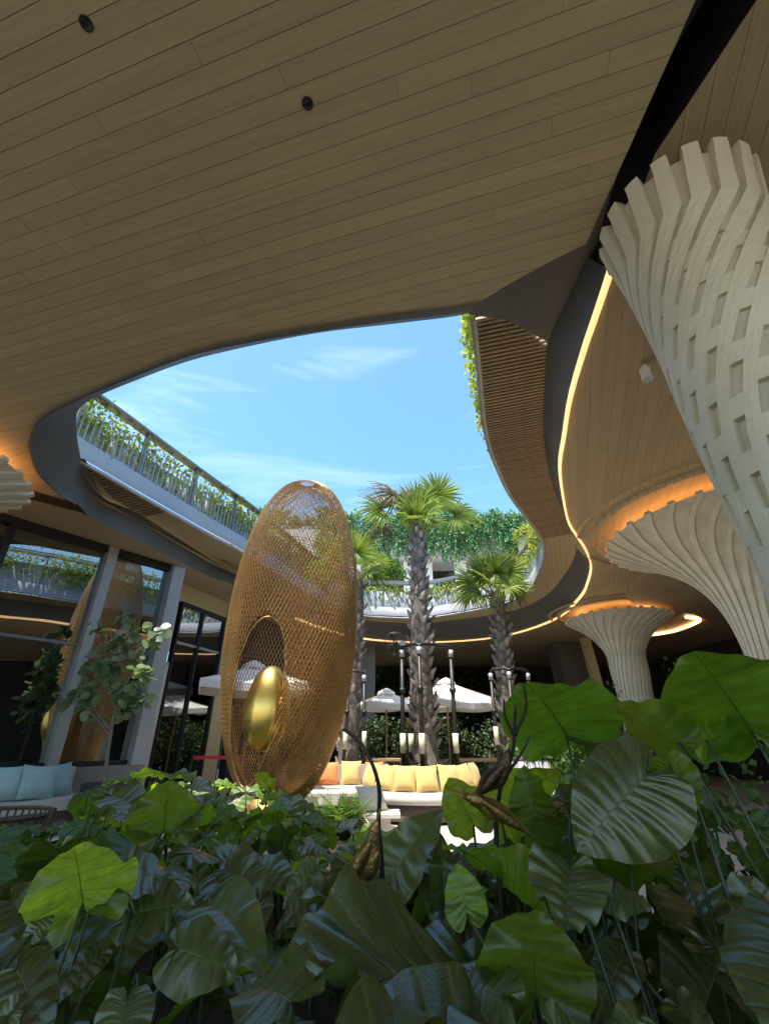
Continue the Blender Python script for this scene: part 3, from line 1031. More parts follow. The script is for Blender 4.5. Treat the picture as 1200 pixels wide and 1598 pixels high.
tag(mb.build('planting_bed', M_soil), kind='structure')
bc = bed + [bed[0]]
mb = MB(); mb.grid([[Vector((p.x, p.y, -0.01)) for p in bc], [Vector((p.x, p.y, 0.42)) for p in bc]])
mb.grid([[Vector((p.x, p.y, 0.42)) for p in bc], [Vector((p.x * 0.97 - 0.01, 4 + (p.y - 4) * 0.97, 0.42)) for p in bc]])
tag(mb.build('planter_kerb', M_concrete), kind='structure')

# ============================================================ GLAZED FACADE, LEFT
fd = Vector((0.5686, 0.8227, 0)); fnrm = Vector((0.8227, -0.5686, 0))
F0 = Vector((-4.83, 9.86, 0))
def fp_(s, z, off=0.0):
    q = F0 + fd * s + fnrm * off
    return Vector((q.x, q.y, z))
frot = math.atan2(fd.y, fd.x)
fac = thing('glass_facade', 'tall dark glazed facade with grey columns reflecting the courtyard on the left', 'building', (0, 0, 0))
def fbox(name, s0, s1, z0, z1, off, dep, m):
    mb = MB(); mb.box(fp_((s0 + s1) / 2, (z0 + z1) / 2, off), (s1 - s0, dep, z1 - z0), frot); return mb.build(name, m, fac)
fbox('plinth', -9.0, 0.16, 0.0, 1.02, 0.0, 0.34, M_steel)
fbox('column', -0.14, 0.14, 1.02, 5.0, 0.05, 0.30, M_grey)
fbox('column', -1.54, -1.36, 1.02, 5.0, 0.03, 0.24, M_grey)
for s in (-3.15, -4.9, -6.6, -8.4):
    fbox('mullion', s - 0.05, s + 0.05, 1.02, 4.86, 0.0, 0.14, M_black)
fbox('head_frame', -9.0, -1.54, 4.86, 5.0, 0.0, 0.16, M_black)
fbox('head_frame', -1.36, -0.14, 4.86, 5.0, 0.0, 0.16, M_black)
edges = [-9.0, -8.4, -6.6, -4.9, -3.15, -1.45, 0.0]
for a, b in zip(edges, edges[1:]):
    wa, wb = (0.09 if a == -1.45 else 0.05), (0.09 if b == -1.45 else (0.14 if b == 0 else 0.05))
    if b < -1 or True:
        zs = ((1.1, 3.0), (3.05, 4.86)) if b <= -1.4 else ((1.1, 4.86),)
        for z0, z1 in zs:
            mb = MB(); mb.box(fp_((a + wa + b - wb) / 2, (z0 + z1) / 2, -0.02), (b - wb - a - wa - 0.004, 0.016, z1 - z0 - 0.004), frot); mb.build('pane', M_glass, fac)
        if len(zs) == 2:
            fbox('transom', a + wa, b - wb, 3.0, 3.05, -0.01, 0.06, M_steel)
    fbox('sill', a + wa, b - wb, 1.02, 1.1, 0.0, 0.12, M_black)
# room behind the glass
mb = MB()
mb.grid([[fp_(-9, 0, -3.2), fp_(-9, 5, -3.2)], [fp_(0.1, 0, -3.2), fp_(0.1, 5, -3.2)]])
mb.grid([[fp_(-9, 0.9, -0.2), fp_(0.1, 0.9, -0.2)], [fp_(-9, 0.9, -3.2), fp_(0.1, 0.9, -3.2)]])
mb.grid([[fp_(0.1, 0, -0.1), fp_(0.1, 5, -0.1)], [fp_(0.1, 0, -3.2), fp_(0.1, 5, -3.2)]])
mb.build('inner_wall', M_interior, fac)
for s0, s1 in ((-3.0, -2.2), (-4.6, -3.6), (-6.5, -5.2)):
    n = 40
    mb = MB(); mb.grid([[fp_(s0 + (s1 - s0) * k / n, z, -0.5 + 0.05 * math.sin(k * 1.25)) for k in range(n + 1)] for z in (1.0, 4.9)])
    mb.build('curtain', M_curtain, fac, True)
for s in (-1.0, -0.35):
    mb = MB(); mb.box(fp_(s, 1.22, -0.8), (0.55, 0.4, 0.3), frot); mb.build('bench', M_cream, fac)

# rear part of the left side: darker glazed doors and cream wall
G0, G1 = Vector((-5.15, 11.2, 0)), Vector((-4.62, 13.0, 0))
gd = (G1 - G0).normalized(); gn = Vector((gd.y, -gd.x, 0)); grot = math.atan2(gd.y, gd.x); gL = (G1 - G0).length
fac2 = thing('glazed_door_wall', 'black framed glazed doors and cream wall behind the grey facade column', 'building', (0, 0, 0))
def gbox(name, s0, s1, z0, z1, off, dep, m):
    q = G0 + gd * (s0 + s1) / 2 + gn * off
    mb = MB(); mb.box((q.x, q.y, (z0 + z1) / 2), (s1 - s0, dep, z1 - z0), grot); return mb.build(name, m, fac2)
for s in (0.0, 0.85, gL - 0.06):
    gbox('frame_post', s, s + 0.07, 0, 4.45, 0, 0.12, M_black)
gbox('frame_head', 0, gL, 4.45, 4.56, 0, 0.13, M_black)
gbox('frame_rail', 0.08, 0.84, 3.55, 3.60, 0, 0.08, M_trim); gbox('frame_rail', 0.93, gL - 0.07, 3.55, 3.60, 0, 0.08, M_trim)
for s0, s1 in ((0.072, 0.848), (0.922, gL - 0.062)):
    gbox('pane', s0, s1, 0.0, 3.54, 0, 0.014, M_glass); gbox('pane', s0, s1, 3.61, 4.44, 0, 0.014, M_glass)
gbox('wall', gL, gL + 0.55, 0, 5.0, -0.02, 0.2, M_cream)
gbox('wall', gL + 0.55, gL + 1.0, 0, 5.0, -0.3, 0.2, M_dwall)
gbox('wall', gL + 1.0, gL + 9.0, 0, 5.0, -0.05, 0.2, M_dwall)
gbox('wall_top', -1.6, gL, 4.56, 5.0, -0.04, 0.16, M_cream)
gbox('inner_wall', -1.6, gL, 0, 5, -2.2, 0.1, M_interior)
gbox('door_frame', -0.55, -0.45, 0.0, 3.0, 0.35, 0.12, M_offw); gbox('door_frame', -1.2, -0.55, 2.9, 3.0, 0.35, 0.12, M_offw)
gbox('door_leaf', -1.2, -0.555, 0.0, 2.9, 0.35, 0.05, M_teak)
p = at_z(318, 938, ZA)
mb = MB(); mb.tube([(p.x, p.y, ZA), (p.x, p.y, ZA - 0.28)], 0.015, 8); mb.lathe([(0.001, ZA), (0.07, ZA - 0.002), (0.07, ZA - 0.03), (0.001, ZA - 0.03)], 14, (p.x, p.y, 0)); mb.lathe([(0.001, ZA - .26), (0.05, ZA - 0.27), (0.05, ZA - 0.3), (0.001, ZA - 0.31)], 14, (p.x, p.y, 0))
tag(mb.build('ceiling_sensor', M_black, smooth=True), 'small dark ceiling fitting on a short rod above the glazed doors', 'ceiling fitting')

# ============================================================ BACK: DARK WALLS, HEDGE, PILLARS
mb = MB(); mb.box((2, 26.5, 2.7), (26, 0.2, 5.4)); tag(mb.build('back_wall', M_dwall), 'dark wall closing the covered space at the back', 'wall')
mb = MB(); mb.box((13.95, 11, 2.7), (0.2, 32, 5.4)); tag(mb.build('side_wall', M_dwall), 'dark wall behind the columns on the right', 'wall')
def pillar(px, Y, w, m, label, lean=0):
    x = at_y(px, 1110, Y).x
    mb = MB(); mb.grid([[(x - w / 2, Y - w / 2, 0), (x + w / 2, Y - w / 2, 0), (x + w / 2, Y + w / 2, 0), (x - w / 2, Y + w / 2, 0)], [(x - w / 2 + lean, Y - w / 2, 5), (x + w / 2 + lean, Y - w / 2, 5), (x + w / 2 + lean, Y + w / 2, 5), (x - w / 2 + lean, Y + w / 2, 5)]], True)
    tag(mb.build('pillar', m), label, 'pillar')
pillar(574, 20.5, 0.6, M_steel, 'grey square pillar behind the left palm trunk')
pillar(918, 19.5, 1.2, M_dark, 'dark grey slanting pillar left of the small far column', -0.5)
pillar(951, 18.2, 0.3, M_cream, 'narrow tan pillar edge beside the dark slanting pillar', -0.4)
def foliage_box(x0, x1, y0, y1, z0, z1, n, L, seed, clump=0):
    rr = random.Random(seed)
    mb = MB()
    cl = [Vector((rr.uniform(x0, x1), rr.uniform(y0, y1), rr.uniform(z0, z1))) for _ in range(clump)] if clump else None
    for _ in range(n):
        if cl:
            c = rr.choice(cl)
            p = c + rv(rr) * rr.uniform(0.1, 0.55)
            p.z = min(max(p.z, z0), z1 + 0.2)
        else:
            p = Vector((rr.uniform(x0, x1), rr.uniform(y0, y1), rr.uniform(z0, z1)))
        leaf_tri(mb, p, rv(rr) + Vector((0, -0.3, -0.3)), rv(rr) + Vector((0, -0.6, 0.8)), rr.uniform(*L), rr.uniform(*L) * 0.6)
    return mb
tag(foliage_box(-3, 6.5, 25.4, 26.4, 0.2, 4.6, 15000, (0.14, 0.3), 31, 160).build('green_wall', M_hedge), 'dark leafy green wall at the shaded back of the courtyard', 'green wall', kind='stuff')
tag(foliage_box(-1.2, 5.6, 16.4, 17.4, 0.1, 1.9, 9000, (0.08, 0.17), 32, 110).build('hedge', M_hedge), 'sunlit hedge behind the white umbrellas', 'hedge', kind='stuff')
tag(foliage_box(4.4, 6.6, 12.4, 13.6, 0.2, 1.7, 5000, (0.07, 0.15), 33, 60).build('shrub', M_bush), 'leafy shrubs below the right palm', 'shrub', kind='stuff')

# ============================================================ UPPER BUILDING AT THE BACK
ub = thing('rear_building', 'pale upper storey building behind the far balcony with planted terrace', 'building', (0, 0, 0))
mb = MB(); mb.box((3, 29.8, 9.5), (30, 0.3, 8.0)); mb.build('wall', M_dwall, ub)
mb = MB(); mb.box((3, 28.3, 12.0), (30, 3.0, 0.5)); mb.build('terrace_slab', M_concrete, ub)
mb = MB(); mb.box((3, 26.9, 12.9), (30, 0.15, 1.5)); mb.build('terrace_parapet', M_concrete, ub)
mb = MB(); mb.box((2, 24, 6.05), (24, 9.4, 0.1)); mb.build('terrace_floor', M_concrete, ub)
for x in (-1.9, -0.7, 1.6, 2.7, 4.9):
    mb = MB(); mb.box((x, 27.6, 8.9), (0.75, 0.3, 5.6)); mb.build('wall_pier', M_white, ub)
for x in (-1.3, 0.45, 2.15, 3.8):
    f = MB(); f.box((x, 29.55, 8.9), (1.0, 0.1, 4.5)); fo = f.build('window', M_steel, ub)
    f = MB(); f.box((x, 29.48, 8.9), (0.86, 0.02, 4.3)); f.build('pane', M_glass, fo)
def hanging(x0, x1, Y, z0, zlo, n, seed):
    rr = random.Random(seed); mb = MB()
    for _ in range(n):
        x = rr.uniform(x0, x1); y = Y - rr.uniform(0, 0.7)
        L = (z0 - zlo) * rr.uniform(0.35, 1.0); z = z0 + rr.uniform(-0.1, 0.3)
        k = int(L / 0.16); ph = rr.uniform(0, 6)
        for i in range(k):
            p = Vector((x + 0.05 * math.sin(ph + i * 0.4), y, z - L * i / k))
            leaf_tri(mb, p, rv(rr) * 0.7 + Vector((0, -0.2, -0.8)), rv(rr) * 0.6 + Vector((0, -1, 0.4)), rr.uniform(0.2, 0.34), rr.uniform(0.09, 0.16))
    return mb
tag(hanging(-4.5, 11.0, 26.8, 14.5, 10.9, 560, 41).build('hanging_plants', M_hang), 'curtain of dark green plants hanging from the terrace of the rear building', 'hanging plants', kind='stuff')
tag(foliage_box(-9, 12, 29.5, 31, 14.2, 16.4, 9000, (0.25, 0.5), 42, 120).build('roof_garden', M_hang), 'band of dark greenery on top of the rear building', 'roof garden', kind='stuff')
# curved upper balcony wall at the far right
cw = [Vector((8.2, 25.6, 0)), Vector((8.9, 24.2, 0)), Vector((8.8, 22.6, 0)), Vector((8.1, 21.0, 0)), Vector((8.4, 19.6, 0))]
cws = catmull(cw, 6)
mb = MB(); mb.grid([[Vector((p.x, p.y, z)) for p in cws] for z in (9.0, 12.7)]); mb.grid([[Vector((p.x, p.y, 12.7)) for p in cws], [Vector((p.x + 0.25, p.y, 12.7)) for p in cws]])
uw = tag(mb.build('upper_balcony_wall', M_concrete, smooth=True), 'pale curved upper balcony wall beyond the right side of the opening', 'wall')
mb = MB(); mb.grid([[Vector((p.x - 0.05, p.y, z)) for p in cws] for z in (12.7, 13.0)]); mb.build('coping', M_dark, uw)
tag(vines(cws, 3500, 1.6, 0.5, 0.25, 43, L=(0.1, 0.2), zb=12.6).build('trailing_vine', M_vine), 'vines on the curved upper balcony wall at far right', 'vine', kind='stuff')
mb = vines([Vector((-0.6, 21, 0)), Vector((1.3, 21, 0))], 2600, 0.9, 0.6, 0.5, 44, L=(0.12, 0.25), zb=8.2)
# round bush on the terrace
def bush(name, label, c, r, n, L, m, seed, cat='bush', sq=0.8):
    rr = random.Random(seed); mb = MB()
    for _ in range(n):
        d = rv(rr); q = Vector(c) + Vector((d.x * r, d.y * r, d.z * r * sq)) * (rr.random() ** 0.3) * (1 + 0.15 * math.sin(d.x * 7 + d.y * 5))
        leaf_tri(mb, q, d + rv(rr) * 0.8, rv(rr) + d, rr.uniform(*L), rr.uniform(*L) * 0.6)
    return tag(mb.build(name, m), label, cat)
p = at_y(598, 893, 20.5)
tt = thing('round_tree', 'round dark green tree on the terrace behind the far balcony', 'tree', (p.x, 20.5, 6.1))
cr_ = bush('crown', None, (0, 0, p.z - 6.2), 0.95, 2600, (0.12, 0.22), M_bush, 45, None); cr_.parent = tt
mb = MB(); mb.tube([(0, 0, 0), (0.04, 0, 1.2), (0, 0, p.z - 6.3)], [0.09, 0.07, 0.05], 8); mb.build('trunk', M_bark, tt, True)
# ============================================================ WIRE SCULPTURE
SC = Vector((-1.71, 8.2, 0.5))
SH, SA, SB = 5.78, 1.13, 0.80                      # height, half width, half depth
sculpt = thing('wire_sculpture', 'tall egg shaped bronze wire lattice sculpture holding a golden egg', 'sculpture', SC)
sculpt.rotation_euler = (0, R(0.9), 0)
def shell(u, w):
    """u: angle, w: 0 bottom .. 1 top"""
    e = math.sin(PI * min(max(w, 0.0), 1.0)) ** 0.80
    fat = 1.0 - 0.10 * math.cos(PI * w) * 0
    r = e * 1.03
    z = SH * (0.5 - 0.5 * math.cos(PI * w))
    # front fold: the skin dips in a long groove above the opening
    g = math.exp(-((u + PI / 2 - 0.12) / 0.55) ** 2) * math.exp(-((w - 0.47) / 0.17) ** 2)
    rr_ = r * (1 - 0.30 * g)
    return Vector((SA * rr_ * math.cos(u), SB * rr_ * math.sin(u), z))
OC = (-0.33, 1.55)                                  # opening centre in the front elevation (x, z)
OA, OB = 0.40, 1.25
def in_open(p, k=1.0):
    z = (p.z - OC[1]) / (OB * k)
    wx = OA * k * (1.0 + 0.12 * z)
    return p.y < 0 and ((p.x - OC[0] - 0.05 * z) / wx) ** 2 + z * z < 1
def wire(mb, a, b, r):
    d = (b - a)
    if d.length < 1e-5: return
    t = d.normalized(); s = t.orthogonal().normalized(); q = t.cross(s)
    n = len(mb.v)
    for p in (a - t * r * 0.3, b + t * r * 0.3):
        for k in range(3):
            an = 2 * PI * k / 3
            mb.v.append(tuple(p + (s * math.cos(an) + q * math.sin(an)) * r))
    for k in range(3):
        mb.f.append((n + k, n + (k + 1) % 3, n + 3 + (k + 1) % 3, n + 3 + k)); mb.m.append(0)
NU, NW = 104, 104
mb = MB()
def wparam(j): return 0.02 + 0.955 * (j / NW)
G = [[shell(2 * PI * (i + 0.5 * (j % 2)) / NU, wparam(j)) for i in range(NU)] for j in range(NW + 1)]
for j in range(NW):
    for i in range(NU):
        a = G[j][i]
        if j % 2 == 0: nb = (G[j + 1][i], G[j + 1][i - 1])
        else: nb = (G[j + 1][(i + 1) % NU], G[j + 1][i])
        back = a.y > 0.0
        for b in nb:
            if in_open(a) or in_open(b): continue
            wire(mb, a, b, (0.0050 if not back else 0.0046) + 0.0020 * (1 - a.z / SH))
tag(mb.build('lattice_shell', M_bronze, sculpt), kind='stuff')
# hoops wound over the front: the dense bands above and right of the opening
mb = MB()
for k in range(46):
    w0 = 0.36 + 0.30 * k / 46
    pts = []
    for q in range(25):
        u = -PI / 2 + (-1.15 + 2.5 * q / 24)
        sag = 0.10 * (1 - ((q - 11) / 12.0) ** 2)
        pts.append(shell(u, w0 - 0.09 + sag) * 0.985 + Vector((0, 0, 0.02)))
    for a, b in zip(pts, pts[1:]):
        if not (in_open(a, 1.02) or in_open(b, 1.02)): wire(mb, a, b, 0.0065)
tag(mb.build('lattice_hoops', M_bronze, sculpt), kind='stuff')
# inner skin: a second, slightly smaller lattice close behind the first
mb = MB()
N1, N2 = 86, 96
G2 = [[Vector((p.x * 0.88, p.y * 0.84, 0.12 + p.z * 0.955)) for p in [shell(2 * PI * (i + 0.5 * (j % 2)) / N1, 0.02 + 0.95 * j / N2) for i in range(N1)]] for j in range(N2 + 1)]
for j in range(N2):
    for i in range(N1):
        a = G2[j][i]
        for b in ((G2[j + 1][i], G2[j + 1][i - 1]) if j % 2 == 0 else (G2[j + 1][(i + 1) % N1], G2[j + 1][i])):
            if in_open(a, 1.03) or in_open(b, 1.03) or (a.y > 0 and a.z > 3.6) or (a.y > 0.1 and a.x < 0.1): continue
            wire(mb, a, b, 0.0045 + 0.0022 * (1 - a.z / SH))
tag(mb.build('lattice_lining', M_bronze, sculpt), kind='stuff')
# rim of the opening and the fold line
def on_front(x, z):
    w = math.acos(1 - 2 * min(max(z / SH, 0.001), 0.999)) / PI
    best = None
    for k in range(120):
        u = -PI + PI * k / 119
        p = shell(u, w)
        if best is None or abs(p.x - x) < abs(best.x - x): best = p
    return best
rim = []
for k in range(61):
    a = 2 * PI * k / 60
    z = math.sin(a)
    rim.append(on_front(OC[0] + 0.05 * z + OA * (1 + 0.12 * z) * math.cos(a), OC[1] + OB * z))
mb = MB(); mb.tube(rim, 0.013, 8); mb.build('opening_rim', M_bronze, sculpt, True)
base = MB(); base.lathe([(0.001, 0.22), (0.42, 0.2), (0.5, 0.05), (0.55, -0.14)], 32); base.build('base_plate', M_bird, sculpt, True)
# golden egg held inside the opening
eg = thing('golden_egg', 'polished golden egg resting inside the opening of the wire sculpture', 'egg', SC + Vector((-0.19, -0.40, 0.72)))
rows = []
for j in range(25):
    v = PI * j / 24
    zz = -math.cos(v)
    fat = 1.0 - 0.10 * zz
    rows.append([Vector((0.355 * math.sin(v) ** 0.9 * fat * math.cos(2 * PI * k / 40), 0.33 * math.sin(v) ** 0.9 * fat * math.sin(2 * PI * k / 40), 0.70 + 0.63 * zz)) for k in range(40)])
mb = MB(); mb.grid(rows, True); body = mb.build('egg_body', M_gold, eg, True); body.rotation_euler = (0, R(2), 0)
mb = MB(); mb.tube([(0, 0, 0.06), (0, 0.05, -0.35), (0.1, 0.35, -0.9)], 0.03, 8); mb.build('support', M_bird, eg, True)

# ============================================================ PALMS
def fan_mesh(name, seed, n=34, R0=0.95, droop=0.35, spread=R(265), m=None):
    rr = random.Random(seed); mb = MB()
    for i in range(n):
        a = -spread / 2 + spread * i / (n - 1)
        L = R0 * (0.80 + 0.20 * math.cos(a * 0.55)) * rr.uniform(0.92, 1.06)
        d = Vector((math.sin(a), math.cos(a), 0))
        s = Vector((d.y, -d.x, 0))
        dr = droop * rr.uniform(0.6, 1.4)
        tw = rr.uniform(-0.1, 0.1)
        prevrow = None
        for k, (u, wd) in enumerate(((0.02, 0.006), (0.3, 0.030), (0.58, 0.043), (0.82, 0.022), (1.0, 0.003))):
            z = 0.16 * u - dr * u ** 2.6 + 0.10 * abs(a) / 2 * u
            c = d * L * u + Vector((0, 0, z)) + s * tw * u * u
            row = [c - s * wd * R0 + Vector((0, 0, 0.018 * (i % 2) + 0.012)), c + Vector((0, 0, -0.012)), c + s * wd * R0 + Vector((0, 0, 0.012))]
            if prevrow:
                mb.face([prevrow[0], prevrow[1], row[1], row[0]]); mb.face([prevrow[1], prevrow[2], row[2], row[1]])
            prevrow = row
    return mb.mesh(name, m or M_palm)
fans = [fan_mesh('leaf_fan', 50 + k, droop=dr) for k, dr in enumerate((0.18, 0.32, 0.5))]
fandry = fan_mesh('leaf_fan', 60, droop=0.75, m=M_palmdry, n=26)
bootm = MB()
bootm.grid([[(-0.11, 0.0, 0), (0, 0.05, 0), (0.11, 0.0, 0)], [(-0.085, 0.05, 0.12), (0, 0.115, 0.13), (0.085, 0.05, 0.12)], [(-0.04, 0.11, 0.22), (0, 0.15, 0.24), (0.045, 0.105, 0.23)]])
bootm.grid([[(-0.11, -0.03, 0), (0, -0.02, 0), (0.11, -0.03, 0)], [(-0.085, 0.02, 0.12), (0, 0.07, 0.13), (0.085, 0.02, 0.12)], [(-0.04, 0.08, 0.22), (0, 0.12, 0.24), (0.045, 0.08, 0.23)]])
boot_me = bootm.mesh('leaf_base', M_boot)
def palm(name, label, base, top, r0, r1, leaves, seed, boots=True, dens=0.15):
    rr = random.Random(seed)
    base, top = Vector(base), Vector(top)
    t = thing(name, label, 'palm tree', base)
    H = top - base
    n = 22
    pts, rs = [], []
    for k in range(n + 1):
        u = k / n
        pts.append(H * u + Vector((0.05 * math.sin(u * 4 + seed), 0.05 * math.sin(u * 3), 0)))
        rs.append(r0 + (r1 - r0) * u + (0.12 * max(0, 1 - u * 9)) + 0.01 * math.sin(k * 2.1))
    pts.append(H * 1.02); rs.append(r1 * 0.6)
    mb = MB(); mb.tube(pts, rs, 18); mb.build('trunk', M_trunk, t, True)
    if boots:
        z = 0.16; k = 0
        L = H.length
        while z < L * 0.985:
            u = z / L
            r = r0 + (r1 - r0) * u + 0.12 * max(0, 1 - u * 9)
            nr = max(5, int(2 * PI * r / 0.27))
            for i in range(nr):
                if u < 0.18 and rr.random() < 0.6: continue
                if rr.random() < 0.10: continue
                a = 2 * PI * (i + 0.5 * (k % 2)) / nr + rr.uniform(-0.1, 0.1)
                # pieces on the far side never show
                if math.sin(a) > 0.55: continue
                c = pts[0].lerp(H, u) + Vector((0.05 * math.sin(u * 4 + seed), 0.05 * math.sin(u * 3), 0))
                sc_ = rr.uniform(0.75, 1.2) * (0.8 + 0.5 * r)
                M = Matrix.Translation(c + Vector((math.cos(a) * (r - 0.02), math.sin(a) * (r - 0.02), rr.uniform(-0.03, 0.03)))) @ Matrix.Rotation(a - PI / 2, 4, 'Z') @ Matrix.Rotation(rr.uniform(-0.25, 0.15), 4, 'X') @ Matrix.Rotation(rr.uniform(-0.3, 0.3), 4, 'Y') @ Matrix.Scale(sc_, 4)
                link('leaf_base', boot_me, t, M)
            z += dens; k += 1
    for (az, el, pl_, size, kind, roll) in leaves:
        az, el = R(az), R(el)
        d = Vector((math.sin(az) * math.cos(el), -math.cos(az) * math.cos(el), math.sin(el)))
        s = H + Vector((0, 0, -0.1)) + Vector((d.x, d.y, 0)) * 0.08
        e = s + d * pl_ + Vector((0, 0, -0.06 * pl_))
        mb = MB(); mb.tube([s, s + d * pl_ * 0.5, e], [0.03, 0.018, 0.012], 6)
        pet = mb.build('leaf_stalk', M_petiole, t, True)
        y = (d + Vector((0, 0, -0.15))).normalized()
        zh = Vector((0, -0.75, 0.6)); z = zh - y * y.dot(zh)
        if z.length < 0.1: z = Vector((0, -1, 0)) - y * y.dot(Vector((0, -1, 0)))
        z.normalize()
        x = y.cross(z)
        M = Matrix.Translation(e) @ Matrix((x, y, z)).transposed().to_4x4() @ Matrix.Rotation(R(roll), 4, 'Y') @ Matrix.Scale(size, 4)
        link('leaf_fan', fandry if kind == 'd' else fans[kind], pet, M)
    return t
# azimuth: 0 = towards the camera, 90 = right, -90 = left, 180 = away
p0 = at_y(668, 1178, 11.85); p1 = at_y(650, 818, 11.85)
palm('palm_tree', 'tallest central palm with sparse crown and rough grey trunk', (p0.x, 11.85, 0.35), (p1.x, 11.85, p1.z), 0.28, 0.20, [
    (75, 60, 1.2, 0.85, 0, 30), (150, 80, 0.85, 0.95, 0, 10), (90, 22, 1.15, 0.88, 1, 20), (-80, 30, 1.1, 0.88, 1, -20), (-70, 55, 1.2, 0.85, 'd', 10), (15, 78, 0.7, 0.8, 0, 0), (-100, 8, 0.9, 0.7, 'd', 0), (-40, 66, 0.8, 0.6, 'd', -10), (10, 62, 0.35, 0.75, 0, 0), (-35, 48, 0.4, 0.72, 1, -10), (40, 42, 0.4, 0.68, 1, 10), (-5, 12, 0.32, 0.5, 2, 0), (60, 5, 0.4, 0.5, 2, 0)], 3)
p0 = at_y(803, 1150, 12.8); p1 = at_y(772, 925, 12.8)
palm('palm_tree', 'shorter right palm with dense bright fan leaves near the balcony curve', (p0.x, 12.8, 0.2), (p1.x, 12.8, p1.z), 0.26, 0.19, [
    (-80, 35, 0.7, 0.8, 1, -15), (-60, 62, 0.8, 0.8, 0, 0), (0, 70, 0.7, 0.8, 0, 0), (50, 60, 0.8, 0.75, 0, 10), (85, 35, 0.55, 0.7, 1, 15), (-30, 25, 0.6, 0.7, 1, 0), (-100, 8, 0.65, 0.7, 2, 0),
    (20, 5, 0.5, 0.6, 2, 0), (110, 20, 0.6, 0.6, 'd', 0), (170, 50, 0.7, 0.7, 1, 0), (-150, 45, 0.7, 0.75, 1, 0), (-55, -5, 0.55, 0.65, 2, 0)], 4, dens=0.14)
p0 = at_y(546, 1150, 13.2); p1 = at_y(556, 895, 13.2)
palm('palm_tree', 'left palm mostly hidden behind the wire sculpture', (p0.x, 13.2, 0.2), (p1.x, 13.2, p1.z), 0.27, 0.2, [
    (85, 45, 0.5, 0.65, 0, 10), (60, 20, 0.4, 0.65, 1, 0), (100, 10, 0.4, 0.6, 1, 0), (-60, 50, 0.9, 0.9, 1, 0), (0, 60, 0.8, 0.9, 0, 0), (-90, 20, 0.8, 0.9, 1, 0), (150, 50, 0.8, 0.9, 0, 0)], 5, dens=0.16)

# ============================================================ PIPE FRAMES AND FAN
def pipe_frame(label, posts, ztop, Y, links, band_z, r=0.05, fan=None, zb=0.0):
    """posts: list of (x_bottom, x_top, y)"""
    c = posts[0]
    t = thing('pipe_frame', label, 'pipe frame', (c[0], c[2], zb))
    o = Vector((c[0], c[2], zb))
    for xb, xt, y in posts:
        mb = MB(); mb.tube([Vector((xb, y, zb)) - o, Vector((xt, y, ztop)) - o], r, 12); po = mb.build('post', M_pipe, t, True)
        u = (band_z - zb) / (ztop - zb); xm = xb + (xt - xb) * u
        mb = MB(); mb.tube([Vector((xm, y, band_z - 0.2)) - o, Vector((xm, y, band_z + 0.2)) - o], r * 1.35, 12); mb.build('sleeve', M_band, po, True)
        mb = MB(); mb.tube([Vector((xt, y, ztop - 0.14)) - o, Vector((xt, y, ztop + 0.02)) - o], r * 1.35, 12); mb.build('joint', M_trim, po, True)
        mb = MB(); mb.tube([Vector((xb + (xt - xb) * .7, y, zb + (ztop - zb) * .7 - 0.05)) - o, Vector((xb + (xt - xb) * .7, y, zb + (ztop - zb) * .7 + 0.05)) - o], r * 1.5, 12); mb.build('collar', M_pipe, po, True)
    for a, b in links:
        pa, pb = posts[a], posts[b]
        mb = MB(); mb.tube(catmull([Vector((pa[1], pa[2], ztop)) - o, Vector((pa[1] + (pb[1] - pa[1]) * .12, pa[2] + (pb[2] - pa[2]) * .12, ztop + 0.1)) - o, Vector((pa[1] + (pb[1] - pa[1]) * .88, pa[2] + (pb[2] - pa[2]) * .88, ztop + 0.1)) - o, Vector((pb[1], pb[2], ztop)) - o], 5), r * 0.8, 10)
        mb.build('cross_pipe', M_pipe, t, True)
    return t
def gx(px, py, Y): return at_y(px, py, Y).x
zt = at_y(650, 1015, 11.3).z
pipe_frame('black pipe frame standing round the central palm trunk', [(gx(629, 1180, 11.4), gx(627, 1020, 11.4), 11.4), (gx(659, 1180, 10.95), gx(654, 1020, 10.95), 10.95), (gx(712, 1180, 11.4), gx(703, 1020, 11.4), 11.4), (gx(640, 1180, 12.4), gx(642, 1020, 12.4), 12.4)], zt, 11, [(0, 1), (1, 2), (0, 3)], at_y(650, 1160, 11.2).z, zb=0.38)
zt2 = at_y(800, 1052, 12.3).z
pipe_frame('slim pipe frame with pale joints round the right palm', [(gx(776, 1170, 12.3), gx(766, 1060, 12.3), 12.3), (gx(838, 1170, 12.3), gx(824, 1060, 12.3), 12.3), (gx(800, 1170, 12.0), gx(795, 1060, 12.0), 12.0)], zt2, 12, [(0, 2), (2, 1)], at_y(800, 1148, 12.3).z, r=0.042)
pipe_frame('slim pipe post with pale joint beside the left palm', [(gx(570, 1170, 12.6), gx(568, 1062, 12.6), 12.6), (gx(534, 1170, 12.5), gx(546, 1062, 12.5), 12.5)], at_y(568, 1055, 12.6).z, 12, [(0, 1)], at_y(570, 1155, 12.6).z, r=0.042)
p = at_y(617, 1005, 11.45)
fan = thing('wall_fan', 'round caged fan mounted on the black pipe frame', 'fan', p)
for k in range(7):
    rr_ = 0.28 * math.sin(PI * (k + 1) / 14 + 0.05)
    mb = MB(); mb.tube([(rr_ * math.cos(2 * PI * q / 32), -0.10 + 0.16 * (k / 7) * 0 + 0.09 * math.cos(PI * (k + 1) / 16), rr_ * math.sin(2 * PI * q / 32)) for q in range(33)], 0.004, 5); mb.build('guard_ring', M_black, fan)
